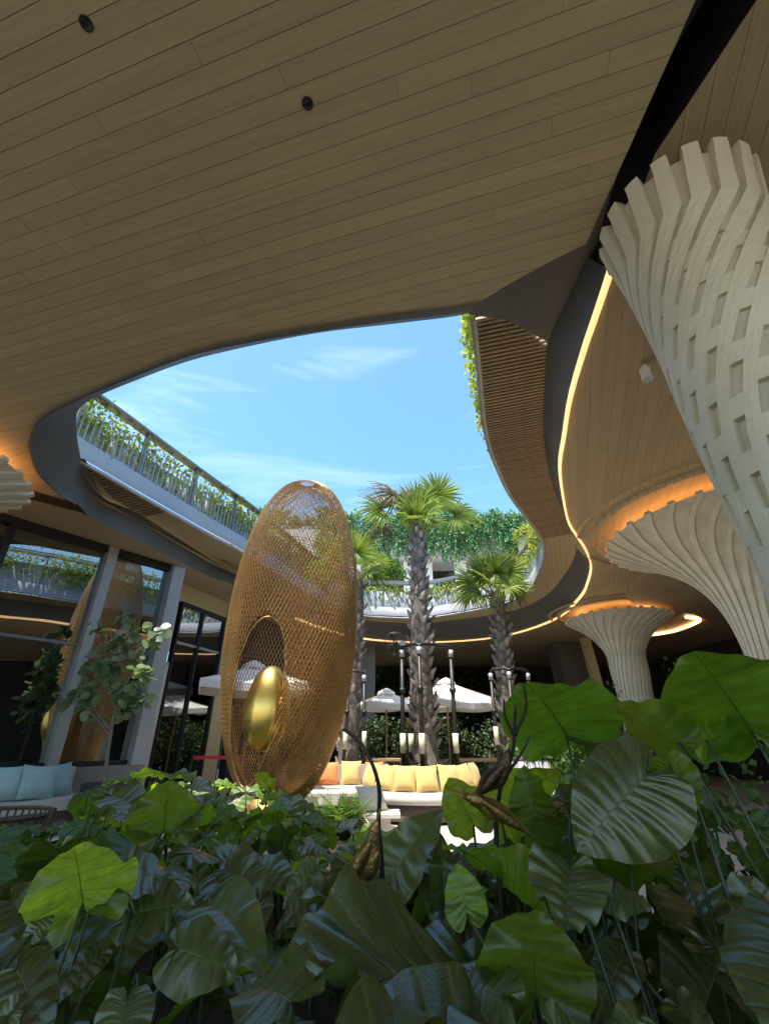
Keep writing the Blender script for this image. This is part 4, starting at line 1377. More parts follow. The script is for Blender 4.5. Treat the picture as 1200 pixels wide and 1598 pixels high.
for k in range(16):
    a = 2 * PI * k / 16
    mb = MB(); mb.tube([(0.05 * math.cos(a), -0.02, 0.05 * math.sin(a)), (0.2 * math.cos(a), -0.03, 0.2 * math.sin(a)), (0.29 * math.cos(a), -0.09, 0.29 * math.sin(a)), (0.2 * math.cos(a), -0.16, 0.2 * math.sin(a)), (0.03 * math.cos(a), -0.17, 0.03 * math.sin(a))], 0.003, 4); mb.build('guard_wire', M_black, fan)
for k in range(3):
    a = 2 * PI * k / 3
    d, s = Vector((math.cos(a), 0, math.sin(a))), Vector((-math.sin(a), 0, math.cos(a)))
    mb = MB(); mb.face([d * 0.05 + Vector((0, -0.1, 0)), d * 0.12 - s * 0.06 + Vector((0, -0.12, 0)), d * 0.25 - s * 0.05 + Vector((0, -0.12, 0)), d * 0.26 + s * 0.07 + Vector((0, -0.07, 0)), d * 0.12 + s * 0.05 + Vector((0, -0.08, 0))]); mb.build('blade', M_black, fan)
mb = MB(); mb.tube([(0, -0.18, 0), (0, 0.02, 0), (0, 0.12, 0)], [0.05, 0.075, 0.06], 14); mb.tube([(0.02, 0.08, 0), (gx(627, 1020, 11.4) - p.x, 0.15, 0)], 0.022, 8); mb.build('motor', M_black, fan, True)

# ============================================================ UMBRELLAS
def umbrella(label, x, y, zedge, half, h, rz=0.2):
    t = thing('parasol', label, 'umbrella', (x, y, 0), rz, 'white parasols')
    apex = zedge + h
    mb = MB()
    n = 8
    cn = [(-half, -half), (half, -half), (half, half), (-half, half)]
    for k in range(4):
        a, b = Vector((*cn[k], zedge)), Vector((*cn[(k + 1) % 4], zedge))
        rows = []
        for j in range(7):
            u = j / 6
            rows.append([((a.lerp(b, i / n)) * (1 - u) + Vector((0, 0, apex)) * u) * 1.0 + Vector((0, 0, 0)) for i in range(n + 1)])
            for i, q in enumerate(rows[-1]):
                q.z = zedge + h * u - 0.07 * math.sin(PI * i / n) * (1 - u) - 0.05 * math.sin(PI * u)
                q.x *= 1; q.y *= 1
        mb.grid(rows)
        mb.grid([[q - Vector((0, 0, 0.16)) for q in rows[0]], rows[0]])
    mb.build('canopy', M_canvas, t)
    mb = MB(); mb.lathe([(0.30, apex - 0.11), (0.27, apex - 0.03), (0.12, apex + 0.05), (0.001, apex + 0.09)], 8); mb.build('vent_cap', M_canvas, t)
    mb = MB(); mb.tube([(0, 0, 0), (0, 0, apex)], 0.03, 10); mb.build('pole', M_teak, t, True)
    for k in range(4):
        mb = MB(); mb.tube([(0, 0, apex - 0.05), (cn[k][0] * 0.98, cn[k][1] * 0.98, zedge - 0.01)], 0.012, 6); mb.build('rib', M_teak, t)
    mb = MB(); mb.box((0, 0, 0.05), (0.6, 0.6, 0.1)); mb.build('base', M_steel, t)
def umb(label, px, pe, Y, wpx, ptop, rz=0.2):
    e = at_y(px, pe, Y); tp = at_y(px, ptop, Y)
    zc = proj(e)[2]
    umbrella(label, e.x, Y, e.z + 0.16, wpx / 2 / FPX * zc * 0.8, max(0.35, tp.z - e.z - 0.16), rz)
umb('white parasol behind the central palm, its peak right of the trunk', 698, 1106, 15.0, 165, 1062, 0.5)
umb('white parasol standing behind the left palm', 603, 1106, 15.2, 110, 1083, 0.3)
umb('white parasol in front of the cream wall, half behind the wire sculpture', 392, 1080, 11.6, 190, 1036, 0.35)

# ============================================================ FURNITURE
def pillow_mesh(w, h, th, m, seed):
    rr = random.Random(seed); n = 9
    mb = MB()
    for sgn in (1, -1):
        rows = []
        for j in range(n):
            v = -1 + 2 * j / (n - 1)
            row = []
            for i in range(n):
                u = -1 + 2 * i / (n - 1)
                pin = 1 - 0.07 * (1 - abs(u) ** 2) * abs(v) ** 3 - 0.0
                pin2 = 1 - 0.07 * (1 - abs(v) ** 2) * abs(u) ** 3
                tt = th * ((1 - abs(u) ** 2.6) * (1 - abs(v) ** 2.6)) ** 0.6 + rr.uniform(-0.004, 0.004) * (abs(u) < 1 and abs(v) < 1)
                row.append((u * w / 2 * pin2, sgn * tt, v * h / 2 * pin + h / 2))
            rows.append(row if sgn < 0 else row[::-1])
        mb.grid(rows)
    return mb.mesh('cushion', m, True)
pm_y = [pillow_mesh(0.475, 0.50, 0.115, M_yellow, 70 + k) for k in range(3)]
pm_o = pillow_mesh(0.52, 0.48, 0.10, M_orange, 75)
pm_t = pillow_mesh(0.5, 0.45, 0.10, M_teal, 76)
pm_w = pillow_mesh(0.5, 0.42, 0.10, M_offw, 77)
def put(name, me, loc, rz, lean, label, cat, group=None, roll=0.0):
    o = link(name, me)
    o.rotation_mode = 'XYZ'
    o.matrix_world = Matrix.Translation(loc) @ Matrix.Rotation(rz, 4, 'Z') @ Matrix.Rotation(lean, 4, 'X') @ Matrix.Rotation(roll, 4, 'Y')
    return tag(o, label, cat, group)
def arc_sofa(label, c, r0, r1, a0, a1, seat, back_h, n=36):
    t = thing('curved_sofa', label, 'sofa', (c[0], c[1], 0))
    def arcpts(r, z, k=n): return [Vector((r * math.cos(a0 + (a1 - a0) * i / k), r * math.sin(a0 + (a1 - a0) * i / k), z)) for i in range(k + 1)]
    mb = MB(); mb.grid([arcpts(r1 - 0.06, 0.06), arcpts(r1 - 0.03, seat - 0.17), arcpts(r0, seat - 0.17), arcpts(r0, 0.06)]); mb.build('base', M_rattan, t, True)
    mb = MB(); mb.grid([arcpts(r1 - 0.02, seat - 0.168), arcpts(r1 + 0.02, seat - 0.13), arcpts(r1 + 0.02, seat - 0.03), arcpts(r1 - 0.05, seat), arcpts(r0 + 0.1, seat), arcpts(r0 + 0.1, seat - 0.168)])
    for e in (0, -1):
        pts = [arcpts(r1 - 0.02, seat - 0.168)[e], arcpts(r1 + 0.02, seat - 0.13)[e], arcpts(r1 + 0.02, seat - 0.03)[e], arcpts(r1 - 0.05, seat)[e], arcpts(r0 + 0.1, seat)[e], arcpts(r0 + 0.1, seat - 0.168)[e]]
        mb.face(pts)
    mb.build('seat', M_offw, t, True)
    mb = MB(); mb.grid([arcpts(r0 + 0.14, seat - 0.1), arcpts(r0 + 0.08, seat + back_h), arcpts(r0, seat + back_h), arcpts(r0, 0.06)]); mb.build('backrest', M_rattan, t, True)
    return t
SCX, SCY = 0.78, 11.75
arc_sofa('round outward facing sofa with pale seat under the central palm', (SCX, SCY), 1.04, 1.76, R(-215), R(35), 0.50, 0.30)
rr = random.Random(9)
labs = ['yellow cushion at the left end of the round sofa, turned to the left', 'yellow cushion second from the left on the round sofa', 'yellow cushion third from the left on the round sofa, facing the camera', 'yellow cushion fourth from the left on the round sofa, facing the camera', 'yellow cushion fifth from the left on the round sofa', 'yellow cushion sixth from the left, turned at the right bend of the round sofa',
        'yellow cushion near the right end of the round sofa', 'yellow cushion at the far right end of the round sofa']
angs = [-150, -128, -107, -86, -65, -44, -23, -3]
for i, a in enumerate(angs):
    r_ = 1.04 + 0.27
    x, y = SCX + r_ * math.cos(R(a)), SCY + r_ * math.sin(R(a))
    put('cushion', pm_y[i % 3], (x, y, 0.50), R(a) + PI / 2 + rr.uniform(-0.22, 0.22), R(-16) + rr.uniform(-0.12, 0.08), labs[i], 'cushion', 'yellow cushions on the round sofa', rr.uniform(-0.13, 0.13))
put('cushion', pm_w, (at_y(585, 1265, 8.6).x, 8.6, 0.42), 0.5, R(-35), 'white cushion in front of the round sofa seat', 'cushion')
mb = MB(); mb.box((0, 0, 0.39), (0.8, 0.6, 0.05)); mb.box((0, 0, 0.18), (0.5, 0.4, 0.365)); o = tag(mb.build('stool', M_offw), 'low pale stool carrying the white cushion before the round sofa', 'stool'); o.location = (at_y(585, 1265, 8.6).x, 8.6, 0)
# raised bed inside the round sofa
mb = MB(); mb.lathe([(1.03, 0.0), (1.03, 0.42), (0.96, 0.42), (0.94, 0.36), (0.001, 0.38)], 48, (SCX, SCY, 0)); tag(mb.build('palm_planter', M_soil, smooth=False), 'round raised planter ringed by the sofa', 'planter')
for k, (px, py, Y, r_) in enumerate(((637, 1186, 11.2, 0.28), (684, 1186, 11.1, 0.3), (704, 1190, 11.4, 0.24))):
    x = at_y(px, py, Y).x
    bush('low_shrub', ['small leafy shrub left of the pipe post in the palm planter', 'small leafy shrub right of the pipe post in the palm planter', 'small leafy shrub at the right edge of the palm planter'][k], (x, Y, 0.62), r_, 700, (0.06, 0.12), M_bush, 80 + k, 'shrub')
# second sofa, left and further back, with yellow and orange cushions
s2 = at_y(540, 1190, 11.6)
mb = MB(); mb.box((0, 0, 0.2), (2.4, 0.8, 0.4)); 
s2t = thing('bench_sofa', 'straight pale sofa with orange and yellow cushions right of the sculpture', 'sofa', (s2.x - 0.25, 11.9, 0), 0.1)
mb = MB(); mb.box((0, 0, 0.17), (2.5, 0.85, 0.34)); mb.build('base', M_offw, s2t)
mb = MB(); mb.box((0, -0.02, 0.42), (2.46, 0.8, 0.15)); mb.build('seat', M_offw, s2t)
mb = MB(); mb.box((0, 0.36, 0.62), (2.5, 0.14, 0.56)); mb.build('backrest', M_offw, s2t)
for k, (dx, me, lb) in enumerate(((-0.75, pm_y[0], 'yellow cushion at the left of the straight sofa beside the sculpture'), (-0.2, pm_o, 'orange cushion in the middle of the straight sofa'), (0.35, pm_y[1], 'yellow cushion between two orange ones on the straight sofa'), (0.95, pm_o, 'orange cushion at the right end of the straight sofa'))):
    put('cushion', me, (s2.x - 0.25 + dx, 11.95 + dx * 0.1, 0.5), 0.1 + (0.5 if k == 3 else 0), R(-15), lb, 'cushion', 'cushions on the straight sofa')
tb = at_y(515, 1195, 10.6)
t = thing('low_table', 'low pale table in front of the straight sofa', 'table', (tb.x, 10.6, 0))
mb = MB(); mb.box((0, 0, 0.48), (1.3, 0.7, 0.05)); mb.build('table_top', M_offw, t)
for sx in (-0.55, 0.55):
    for sy in (-0.28, 0.28):
        mb = MB(); mb.box((sx, sy, 0.227), (0.05, 0.05, 0.454)); mb.build('leg', M_teak, t)
# teak tables behind the planter, grey pot at the right
for k, (px, py, Y) in enumerate(((745, 1172, 13.6), (795, 1168, 14.2), (598, 1175, 13.8))):
    q = at_y(px, py, Y)
    t = thing('dining_table', ['teak table between the central and right palms', 'teak table in front of the right palm', 'teak table behind the left end of the round sofa'][k], 'table', (q.x, Y, 0))
    mb = MB(); mb.box((0, 0, 0.94), (1.1, 0.8, 0.05)); mb.build('table_top', M_teak, t)
    for sx in (-0.48, 0.48):
        for sy in (-0.33, 0.33):
            mb = MB(); mb.box((sx, sy, 0.457), (0.06, 0.06, 0.914)); mb.build('leg', M_teak, t)
q = at_y(825, 1190, 10.5)
t = thing('plant_pot', 'pale grey planter pot right of the yellow cushions', 'pot', (q.x, 10.5, 0))
mb = MB(); mb.lathe([(0.001, 0.0), (0.30, 0.0), (0.42, 1.05), (0.38, 1.05), (0.36, 0.98), (0.001, 0.97)], 32); mb.build('pot', M_pot, t, True)
rr = random.Random(88)
mb = MB()
for _ in range(500):
    d = rv(rr); leaf_tri(mb, Vector((d.x * 0.35, d.y * 0.35, 1.1 + abs(d.z) * 0.35)), d, rv(rr), 0.13, 0.07)
tag(mb.build('foliage', M_bush, t), kind='stuff')
q = at_y(745, 1250, 10.2)

# left terrace: deck, pale sofa with teal cushions, rattan chair
dk = MB(); dk.box(fp_(-3.6, 0.13, 1.4), (6.5, 2.3, 0.25), frot); tag(dk.build('terrace_deck', M_concrete), kind='structure')
q = at_y(40, 1250, 7.7)
ls = thing('corner_sofa', 'low white sofa with teal cushions in front of the glazed facade', 'sofa', fp_(-2.35, 0.255, 0.85), frot + PI)
mb = MB(); mb.box((0, 0.0, 0.14), (2.2, 0.9, 0.28)); mb.build('base', M_rattan, ls)
mb = MB(); mb.box((0, 0.03, 0.36), (2.2, 0.95, 0.15)); mb.build('seat', M_offw, ls)
mb = MB(); mb.box((0, -0.38, 0.62), (2.2, 0.16, 0.36)); mb.build('backrest', M_offw, ls)
for k, (ss, oo) in enumerate(((-2.9, 1.05), (-2.35, 1.1), (-2.0, 1.22), (-1.65, 1.05))):
    q = fp_(ss, 0.69, oo)
    put('cushion', pm_t, q, frot + 0.1 * (k - 1), R(-18), ['pale teal cushion at the left edge of the white sofa', 'pale teal cushion second from the left on the white sofa', 'small pale teal cushion in front of the others on the white sofa', 'pale teal cushion at the right end of the white sofa'][k], 'cushion', 'teal cushions on the white sofa', 0.1 * (k % 3 - 1))
q = at_z(20, 1262, 0.85)
rc = thing('rattan_chair', 'round woven rattan chair at the lower left edge behind the leaves', 'chair', (q.x - 0.15, q.y, 0.0), 0.4)
rows = []
for z, rr_ in ((0.12, 0.36), (0.4, 0.42), (0.6, 0.46), (0.8, 0.50)):
    rows.append([Vector((rr_ * math.cos(a), rr_ * math.sin(a), z)) for a in [PI * 0.1 + PI * 1.8 * k / 40 for k in range(41)]])
mb = MB()
for k in range(41):
    for a, b in zip(rows, rows[1:]): wire(mb, a[k], b[k], 0.012)
for r_ in rows: mb.tube(r_, 0.022, 6)
tag(mb.build('woven_shell', M_rattan, rc), kind='stuff')
mb = MB(); mb.lathe([(0.001, 0.42), (0.36, 0.42), (0.4, 0.36), (0.38, 0.28), (0.001, 0.28)], 24); mb.build('seat', M_offw, rc, True)
for k in range(4):
    a = PI / 4 + k * PI / 2
    mb = MB(); mb.tube([(0.3 * math.cos(a), 0.3 * math.sin(a), 0), (0.32 * math.cos(a), 0.32 * math.sin(a), 0.2)], 0.02, 6); mb.build('leg', M_rattan, rc)
# red belt barrier
q0, q1 = at_y(300, 1182, 11.0), at_y(346, 1180, 11.0)
t = thing('belt_barrier', 'red belt stretched between posts left of the sculpture', 'barrier', (q0.x, 11.0, 0))
for x in (0, 1.15):
    mb = MB(); mb.tube([(x, 0, 0), (x, 0, q0.z + 0.05)], 0.03, 10); mb.lathe([(0.001, 0.03), (0.16, 0.025), (0.17, 0.0)], 20, (x, 0, 0)); mb.build('post', M_black, t, True)
mb = MB(); mb.box((0.575, 0, q0.z), (1.09, 0.006, 0.07)); mb.build('belt', M_red, t)

# ============================================================ POTTED TREE, LEFT
tb = at_y(168, 1215, 7.9)
tree = thing('potted_tree', 'slender round leaved tree in a dark pot before the glazed facade', 'tree', (tb.x, 7.9, 0.25))
mb = MB(); mb.lathe([(0.001, 0), (0.27, 0), (0.33, 0.62), (0.29, 0.62), (0.27, 0.55), (0.001, 0.54)], 28); mb.build('pot', M_potdk, tree, True)
rr = random.Random(5)
lm = MB()
rowsl = []
for j in range(5):
    v = j / 4
    w = 0.5 * math.sin(PI * min(0.97, v * 0.92 + 0.06)) ** 0.7
    rowsl.append([(-w, v, 0.10 * w - 0.14 * v * v), (0, v, -0.14 * v * v), (w, v, 0.10 * w - 0.14 * v * v)])
lm.grid(rowsl); tleaf = lm.mesh('leaf', M_treeleaf, True)
def rel(px, py, dy=0.0):
    q = at_y(px, py, 7.9 + dy); return Vector((q.x - tb.x, dy, q.z - 0.25))
trunk_pts = [Vector((0, 0, 0.5)), rel(168, 1180), rel(176, 1130), rel(182, 1085)]
mb = MB(); mb.tube(catmull(trunk_pts, 4), [0.035 - 0.0014 * k for k in range(13)], 8); mb.build('trunk', M_bark, tree, True)
brs = [((172, 1150), (150, 1120), (118, 1095), (95, 1090)), ((178, 1110), (205, 1075), (225, 1050), (236, 1055)), ((182, 1085), (192, 1040), (205, 1005), (212, 965)), ((182, 1085), (178, 1035), (165, 1000), (150, 985)), ((192, 1040), (215, 1020), (235, 1000), (244, 990)),
       ((176, 1130), (195, 1110), (215, 1095), (238, 1092)), ((174, 1140), (150, 1110), (140, 1075), (130, 1055)), ((190, 1050), (200, 1005), (190, 970), (195, 955)), ((182, 1085), (165, 1055), (150, 1040), (138, 1030)), ((182, 1090), (170, 1070), (175, 1040), (172, 1060)), ((178, 1105), (190, 1085), (205, 1075), (212, 1085))]
for bi, br in enumerate(brs):
    dy0, dy1 = 0.0, rr.uniform(-0.35, 0.35)
    pts = [rel(x, y, dy1 * k / 3) for k, (x, y) in enumerate(br)]
    cs = catmull(pts, 6)
    mb = MB(); mb.tube(cs, [0.016 - 0.0006 * k for k in range(len(cs))], 6); bo = mb.build('branch', M_bark, tree, True)
    for k in range(34):
        u = rr.uniform(0.25, 1.0)
        q = cs[min(int(u * (len(cs) - 1)), len(cs) - 1)] + rv(rr) * rr.uniform(0.02, 0.2)
        d = (rv(rr) + Vector((0, -0.3, 0.1))).normalized()
        z = (rv(rr) * 0.7 + Vector((0, -0.4, 0.9))); z = (z - d * z.dot(d)).normalized(); x = d.cross(z)
        link('leaf', tleaf, bo, Matrix.Translation(q) @ Matrix((x, d, z)).transposed().to_4x4() @ Matrix.Scale(rr.uniform(0.10, 0.175), 4))
# ============================================================ BROAD LEAVES IN THE FOREGROUND
def leaf_mesh(seed, N=9, W=0.86, lobe=0.24, fold=0.22, droop=0.25, wave=0.05, ridge=0.024, m=None, side_droop=0.0, curl=0.0):
    rr = random.Random(seed)
    cps = [Vector((0.012, -0.015, 0)), Vector((0.10, -lobe * 0.8, 0)), Vector((0.27 * W, -lobe, 0)), Vector((0.44 * W, -lobe * 0.35, 0)), Vector((0.51 * W, 0.14, 0)),
           Vector((0.48 * W, 0.38, 0)), Vector((0.36 * W, 0.64, 0)), Vector((0.17 * W, 0.87, 0)), Vector((0.0, 1.0, 0))]
    per = N * 6
    mg = resample(catmull(cps, 8), n=per + 1)
    verts, faces, uvs = [], [], []
    NT = 8
    ph1, ph2 = rr.uniform(0, 6), rr.uniform(0, 6)
    k1, k2 = rr.uniform(2.0, 3.2), rr.uniform(4.5, 7)
    for sd in (1, -1):
        n0 = len(verts)
        asym = 1 + 0.06 * rr.uniform(-1, 1)
        for i, e in enumerate(mg):
            s = i / per
            ms = max(0.0, (s - 0.22) / 0.78) ** 1.15 * 0.97
            st = Vector((0, ms, 0))
            for k in range(NT + 1):
                t = k / NT
                p = st.lerp(e, t)
                p.y -= 0.05 * math.sin(PI * t) * min(1, s * 3) * (1 - s)
                x = p.x * asym
                y = p.y
                tip = max(0, 1 - max(0, (s - 0.9) / 0.1))
                z = ridge * (abs(math.sin(PI * N * s)) - 0.5) * min(1, 3.5 * t) * (1 - 0.35 * t * t) * tip
                z += fold * abs(x) - side_droop * (abs(x) / (0.5 * W)) ** 2.2
                z -= droop * max(0, y) ** 2 + 0.35 * droop * max(0, -y)
                z += wave * t * t * (math.sin(2 * PI * k1 * s + ph1 + sd) + 0.55 * math.sin(2 * PI * k2 * s + ph2 * sd)) * tip
                z += curl * (max(0, y)) * x
                verts.append((x * sd, y, z))
                uvs.append((s * N, t))
        w = NT + 1
        for i in range(per):
            for k in range(NT):
                a = n0 + i * w + k
                q = (a, a + w, a + w + 1, a + 1)
                faces.append(q if sd < 0 else q[::-1])
    # midrib as a low ridge underneath and on top
    n0 = len(verts)
    for k in range(9):
        y = k / 8 * 0.96
        z = -droop * y * y
        for xx, zz in ((-0.011, 0.0), (0, 0.010), (0.011, 0.0), (0, -0.020)):
            sc_ = 1 - 0.8 * y
            verts.append((xx * sc_, y, z + zz * sc_)); uvs.append((0.0, 0.0))
    for k in range(8):
        for j in range(4):
            a = n0 + k * 4 + j; b = n0 + k * 4 + (j + 1) % 4
            faces.append((a, b, b + 4, a + 4))
    me = bpy.data.meshes.new('leaf')
    me.from_pydata(verts, [], faces)
    me.materials.append(m or M_leafA)
    ul = me.uv_layers.new(name='UVMap')
    li = [0] * len(me.loops); me.loops.foreach_get('vertex_index', li)
    flat = []
    for v in li: flat.extend(uvs[v])
    ul.data.foreach_set('uv', flat)
    me.polygons.foreach_set('use_smooth', [True] * len(me.polygons))
    me.update()
    return me
LV = {
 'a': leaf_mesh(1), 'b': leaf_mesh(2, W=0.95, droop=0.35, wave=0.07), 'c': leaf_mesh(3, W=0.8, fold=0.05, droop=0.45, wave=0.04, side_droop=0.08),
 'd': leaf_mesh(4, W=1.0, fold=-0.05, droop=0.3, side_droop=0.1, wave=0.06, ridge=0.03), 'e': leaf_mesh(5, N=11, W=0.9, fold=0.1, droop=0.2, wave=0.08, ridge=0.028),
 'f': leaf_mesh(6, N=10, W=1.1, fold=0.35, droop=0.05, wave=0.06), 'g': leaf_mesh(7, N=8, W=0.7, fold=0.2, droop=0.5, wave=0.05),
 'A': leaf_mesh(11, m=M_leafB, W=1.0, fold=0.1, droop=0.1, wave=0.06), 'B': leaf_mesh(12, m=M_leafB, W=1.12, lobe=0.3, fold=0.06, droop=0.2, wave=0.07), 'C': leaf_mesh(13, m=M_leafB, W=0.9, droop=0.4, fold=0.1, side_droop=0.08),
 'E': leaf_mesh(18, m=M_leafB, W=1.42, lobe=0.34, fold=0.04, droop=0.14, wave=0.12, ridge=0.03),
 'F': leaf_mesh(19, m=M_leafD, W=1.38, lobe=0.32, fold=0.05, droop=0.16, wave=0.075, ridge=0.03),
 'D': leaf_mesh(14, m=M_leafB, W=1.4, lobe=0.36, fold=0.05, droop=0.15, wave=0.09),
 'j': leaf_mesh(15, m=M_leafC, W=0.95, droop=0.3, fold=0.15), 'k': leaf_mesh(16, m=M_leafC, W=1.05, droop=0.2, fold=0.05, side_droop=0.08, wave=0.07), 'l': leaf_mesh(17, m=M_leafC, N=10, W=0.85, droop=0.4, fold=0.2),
 'h': leaf_mesh(8, N=9, W=1.1, lobe=0.28, fold=0.15, droop=0.12, wave=0.09, ridge=0.062, curl=0.12), 'i': leaf_mesh(9, N=12, W=1.08, lobe=0.3, fold=0.02, droop=0.25, wave=0.05, ridge=0.034, side_droop=0.14),
}
def leaf_matrix(A, T, n):
    y = T - A
    L = y.length
    y = y / L
    z = n - y * n.dot(y)
    if z.length < 0.05:
        z = y.orthogonal()
    z.normalize()
    x = y.cross(z)
    return Matrix.Translation(A) @ Matrix((x, y, z)).transposed().to_4x4() @ Matrix.Scale(L, 4)
def stem_pts(A, Bp, bow):
    m1 = Bp.lerp(A, 0.5) + bow
    return catmull([Bp, m1, A], 5)
def plant(label, base, leaves, group=None, cat='plant'):
    """leaves: (attach, tip, normal, mesh key) in world space"""
    t = thing('broad_leaf_plant', label, cat, base, 0, group)
    b = Vector(base)
    rr = random.Random(int(abs(base[0] * 991 + base[1] * 313)))
    for A, T, n, key in leaves:
        bow = Vector((rr.uniform(-.05, .05), rr.uniform(-.05, .05), 0))
        q = b + Vector((rr.uniform(-.06, .06), rr.uniform(-.06, .06), 0))
        mb = MB(); mb.tube([p - b for p in stem_pts(A, q, bow)], [0.0085 - 0.0004 * k_ for k_ in range(11)], 6)
        st = mb.build('stem', M_stem, t, True)
        link('leaf', LV[key], st, leaf_matrix(A - b, T - b, n))
    return t
UP = Vector((0, 0, 1))
def hv(a, da, t, dt, n, key):
    A_, T_ = Vector(at_d(a[0], a[1], da)), Vector(at_d(t[0], t[1], dt))
    return (A_.lerp(T_, 0.14), T_, Vector(n), key)
SOILZ = 0.38
def hw(a, d, L, tau, lat, key):
    """leaf standing up from its stalk and leaning back over it, under side towards the path"""
    A_ = Vector(at_d(a[0], a[1], d)); r = ray(*a); vh = Vector((r.x, r.y, 0)).normalized(); sd = Vector((vh.y, -vh.x, 0))
    tau = R(tau)
    y = (UP * math.cos(tau) - vh * math.sin(tau) + sd * lat).normalized()
    return (A_, A_ + y * L, vh * math.cos(tau) + UP * math.sin(tau), key)
# hero plants, leaf by leaf: attach pixel + depth, tip pixel + depth, facing
plant('plant with a lit yellow green cupped leaf on a tall stem, lower left', (-0.92, 1.35, SOILZ), [
    hw((130, 1412), 1.22, 0.185, 25, -0.3, 'E'), hv((128, 1392), 1.30, (292, 1338), 1.42, (-0.1, -0.35, 0.9), 'e')])
plant('plant with a broad deeply ribbed leaf at the bottom left', (-0.62, 1.05, SOILZ), [
    hv((202, 1545), 0.98, (175, 1650), 0.86, (0.15, -0.6, 0.75), 'i'), hv((262, 1476), 1.15, (372, 1505), 1.12, (-0.1, -0.7, 0.7), 'd'), hv((165, 1480), 1.2, (95, 1540), 1.1, (0.1, -0.6, 0.8), 'c'), hv((190, 1430), 1.3, (300, 1400), 1.32, (0, -0.7, 0.7), 'e')])
plant('dull green plant filling the lower left corner', (-1.15, 1.1, SOILZ), [
    hv((45, 1465), 1.15, (85, 1420), 1.2, (0.3, -0.8, 0.5), 'd'), hv((20, 1500), 1.05, (70, 1590), 0.95, (0.3, -0.7, 0.5), 'c'), hv((10, 1400), 1.3, (70, 1455), 1.25, (0.2, -0.6, 0.7), 'a'), hv((30, 1570), 0.95, (-40, 1640), 0.9, (0.2, -0.7, 0.6), 'b')])
plant('plant with a bright green upright cupped leaf beside the rattan chair', (-1.35, 2.5, SOILZ), [
    hw((256, 1296), 2.15, 0.23, 15, -0.1, 'E'), hv((262, 1290), 2.2, (330, 1236), 2.3, (0.1, -0.5, 0.85), 'e'), hv((250, 1295), 2.2, (182, 1250), 2.2, (0, -0.4, 0.9), 'b')])
plant('plant with the largest grey green ribbed leaf, bottom centre', (-0.03, 1.12, SOILZ), [
    hv((520, 1556), 0.95, (775, 1462), 1.25, (-0.15, -0.45, 0.88), 'h'), hv((470, 1575), 0.92, (370, 1500), 1.05, (0.1, -0.5, 0.9), 'b'), hv((560, 1590), 0.9, (640, 1650), 0.85, (0, -0.6, 0.8), 'i')])
plant('plant with upright dark ribbed leaf in front of the round sofa', (0.06, 1.75, SOILZ), [
    hv((598, 1396), 1.5, (668, 1256), 1.58, (-0.45, -0.85, 0.3), 'g'), hv((610, 1400), 1.5, (560, 1330), 1.6, (0.3, -0.8, 0.4), 'a'), hv((690, 1420), 1.45, (700, 1300), 1.55, (0.4, -0.8, 0.3), 'g')])
plant('plant with a long leaf curling left below the bronze bird', (-0.25, 1.65, SOILZ), [
    hv((508, 1390), 1.45, (415, 1438), 1.4, (-0.1, -0.6, 0.8), 'g'), hv((470, 1345), 1.75, (560, 1310), 1.9, (0.1, 0.3, 0.9), 'C'), hv((500, 1350), 1.6, (440, 1400), 1.5, (0, -0.7, 0.7), 'c')])
plant('tall plant holding a wide green leaf over the white parasols', (0.75, 1.72, SOILZ), [
    hw((884, 1146), 1.80, 0.34, 48, -0.35, 'F'), hv((905, 1165), 1.75, (960, 1140), 1.9, (0, -0.5, 0.8), 'a')])
plant('tall plant with the largest lit leaf at the right edge', (1.35, 1.55, SOILZ), [
    hw((1172, 1140), 1.42, 0.33, 38, -0.25, 'F'), hv((1075, 1170), 1.45, (960, 1095), 1.6, (-0.1, 0.6, 0.75), 'A'), hv((1090, 1160), 1.45, (1170, 1120), 1.5, (0, 0.7, 0.7), 'C')])
plant('plant with a glossy silver green leaf hanging right of centre', (1.0, 1.5, SOILZ), [
    hv((1022, 1196), 1.30, (898, 1318), 1.22, (-0.35, -0.85, 0.35), 'i'), hv((1040, 1185), 1.35, (1085, 1262), 1.3, (0.4, 0.7, 0.4), 'B'), hv((1060, 1200), 1.35, (1140, 1260), 1.3, (0.3, -0.7, 0.5), 'c')])
plant('plant with dark green leaves seen from below near the bird rods', (0.45, 1.8, SOILZ), [
    hv((745, 1300), 1.75, (700, 1210), 1.8, (0.2, 0.9, 0.3), 'A'), hv((840, 1290), 1.7, (815, 1195), 1.85, (-0.2, 0.9, 0.3), 'A'), hv((770, 1290), 1.8, (850, 1190), 1.9, (0.1, 0.8, 0.4), 'C')])
plant('plant with a pale wavy leaf edge across the lower right', (0.62, 1.3, SOILZ), [
    hv((890, 1345), 1.25, (880, 1445), 1.05, (0, -0.45, 0.9), 'h'), hv((860, 1400), 1.25, (770, 1330), 1.4, (0.2, 0.85, 0.4), 'A'), hv((940, 1400), 1.2, (1010, 1400), 1.15, (0, -0.6, 0.8), 'd'), hv((730, 1440), 1.15, (715, 1350), 1.25, (0.2, 0.9, 0.3), 'B')])
plant('plant with a lit yellow green fan shaped leaf at the lower right', (0.42, 1.02, SOILZ), [
    hw((836, 1556), 1.02, 0.185, 14, 0.08, 'E'), hv((800, 1560), 0.95, (690, 1520), 1.05, (0, -0.6, 0.8), 'd'), hv((850, 1600), 0.9, (930, 1640), 0.9, (0, -0.6, 0.8), 'a')])
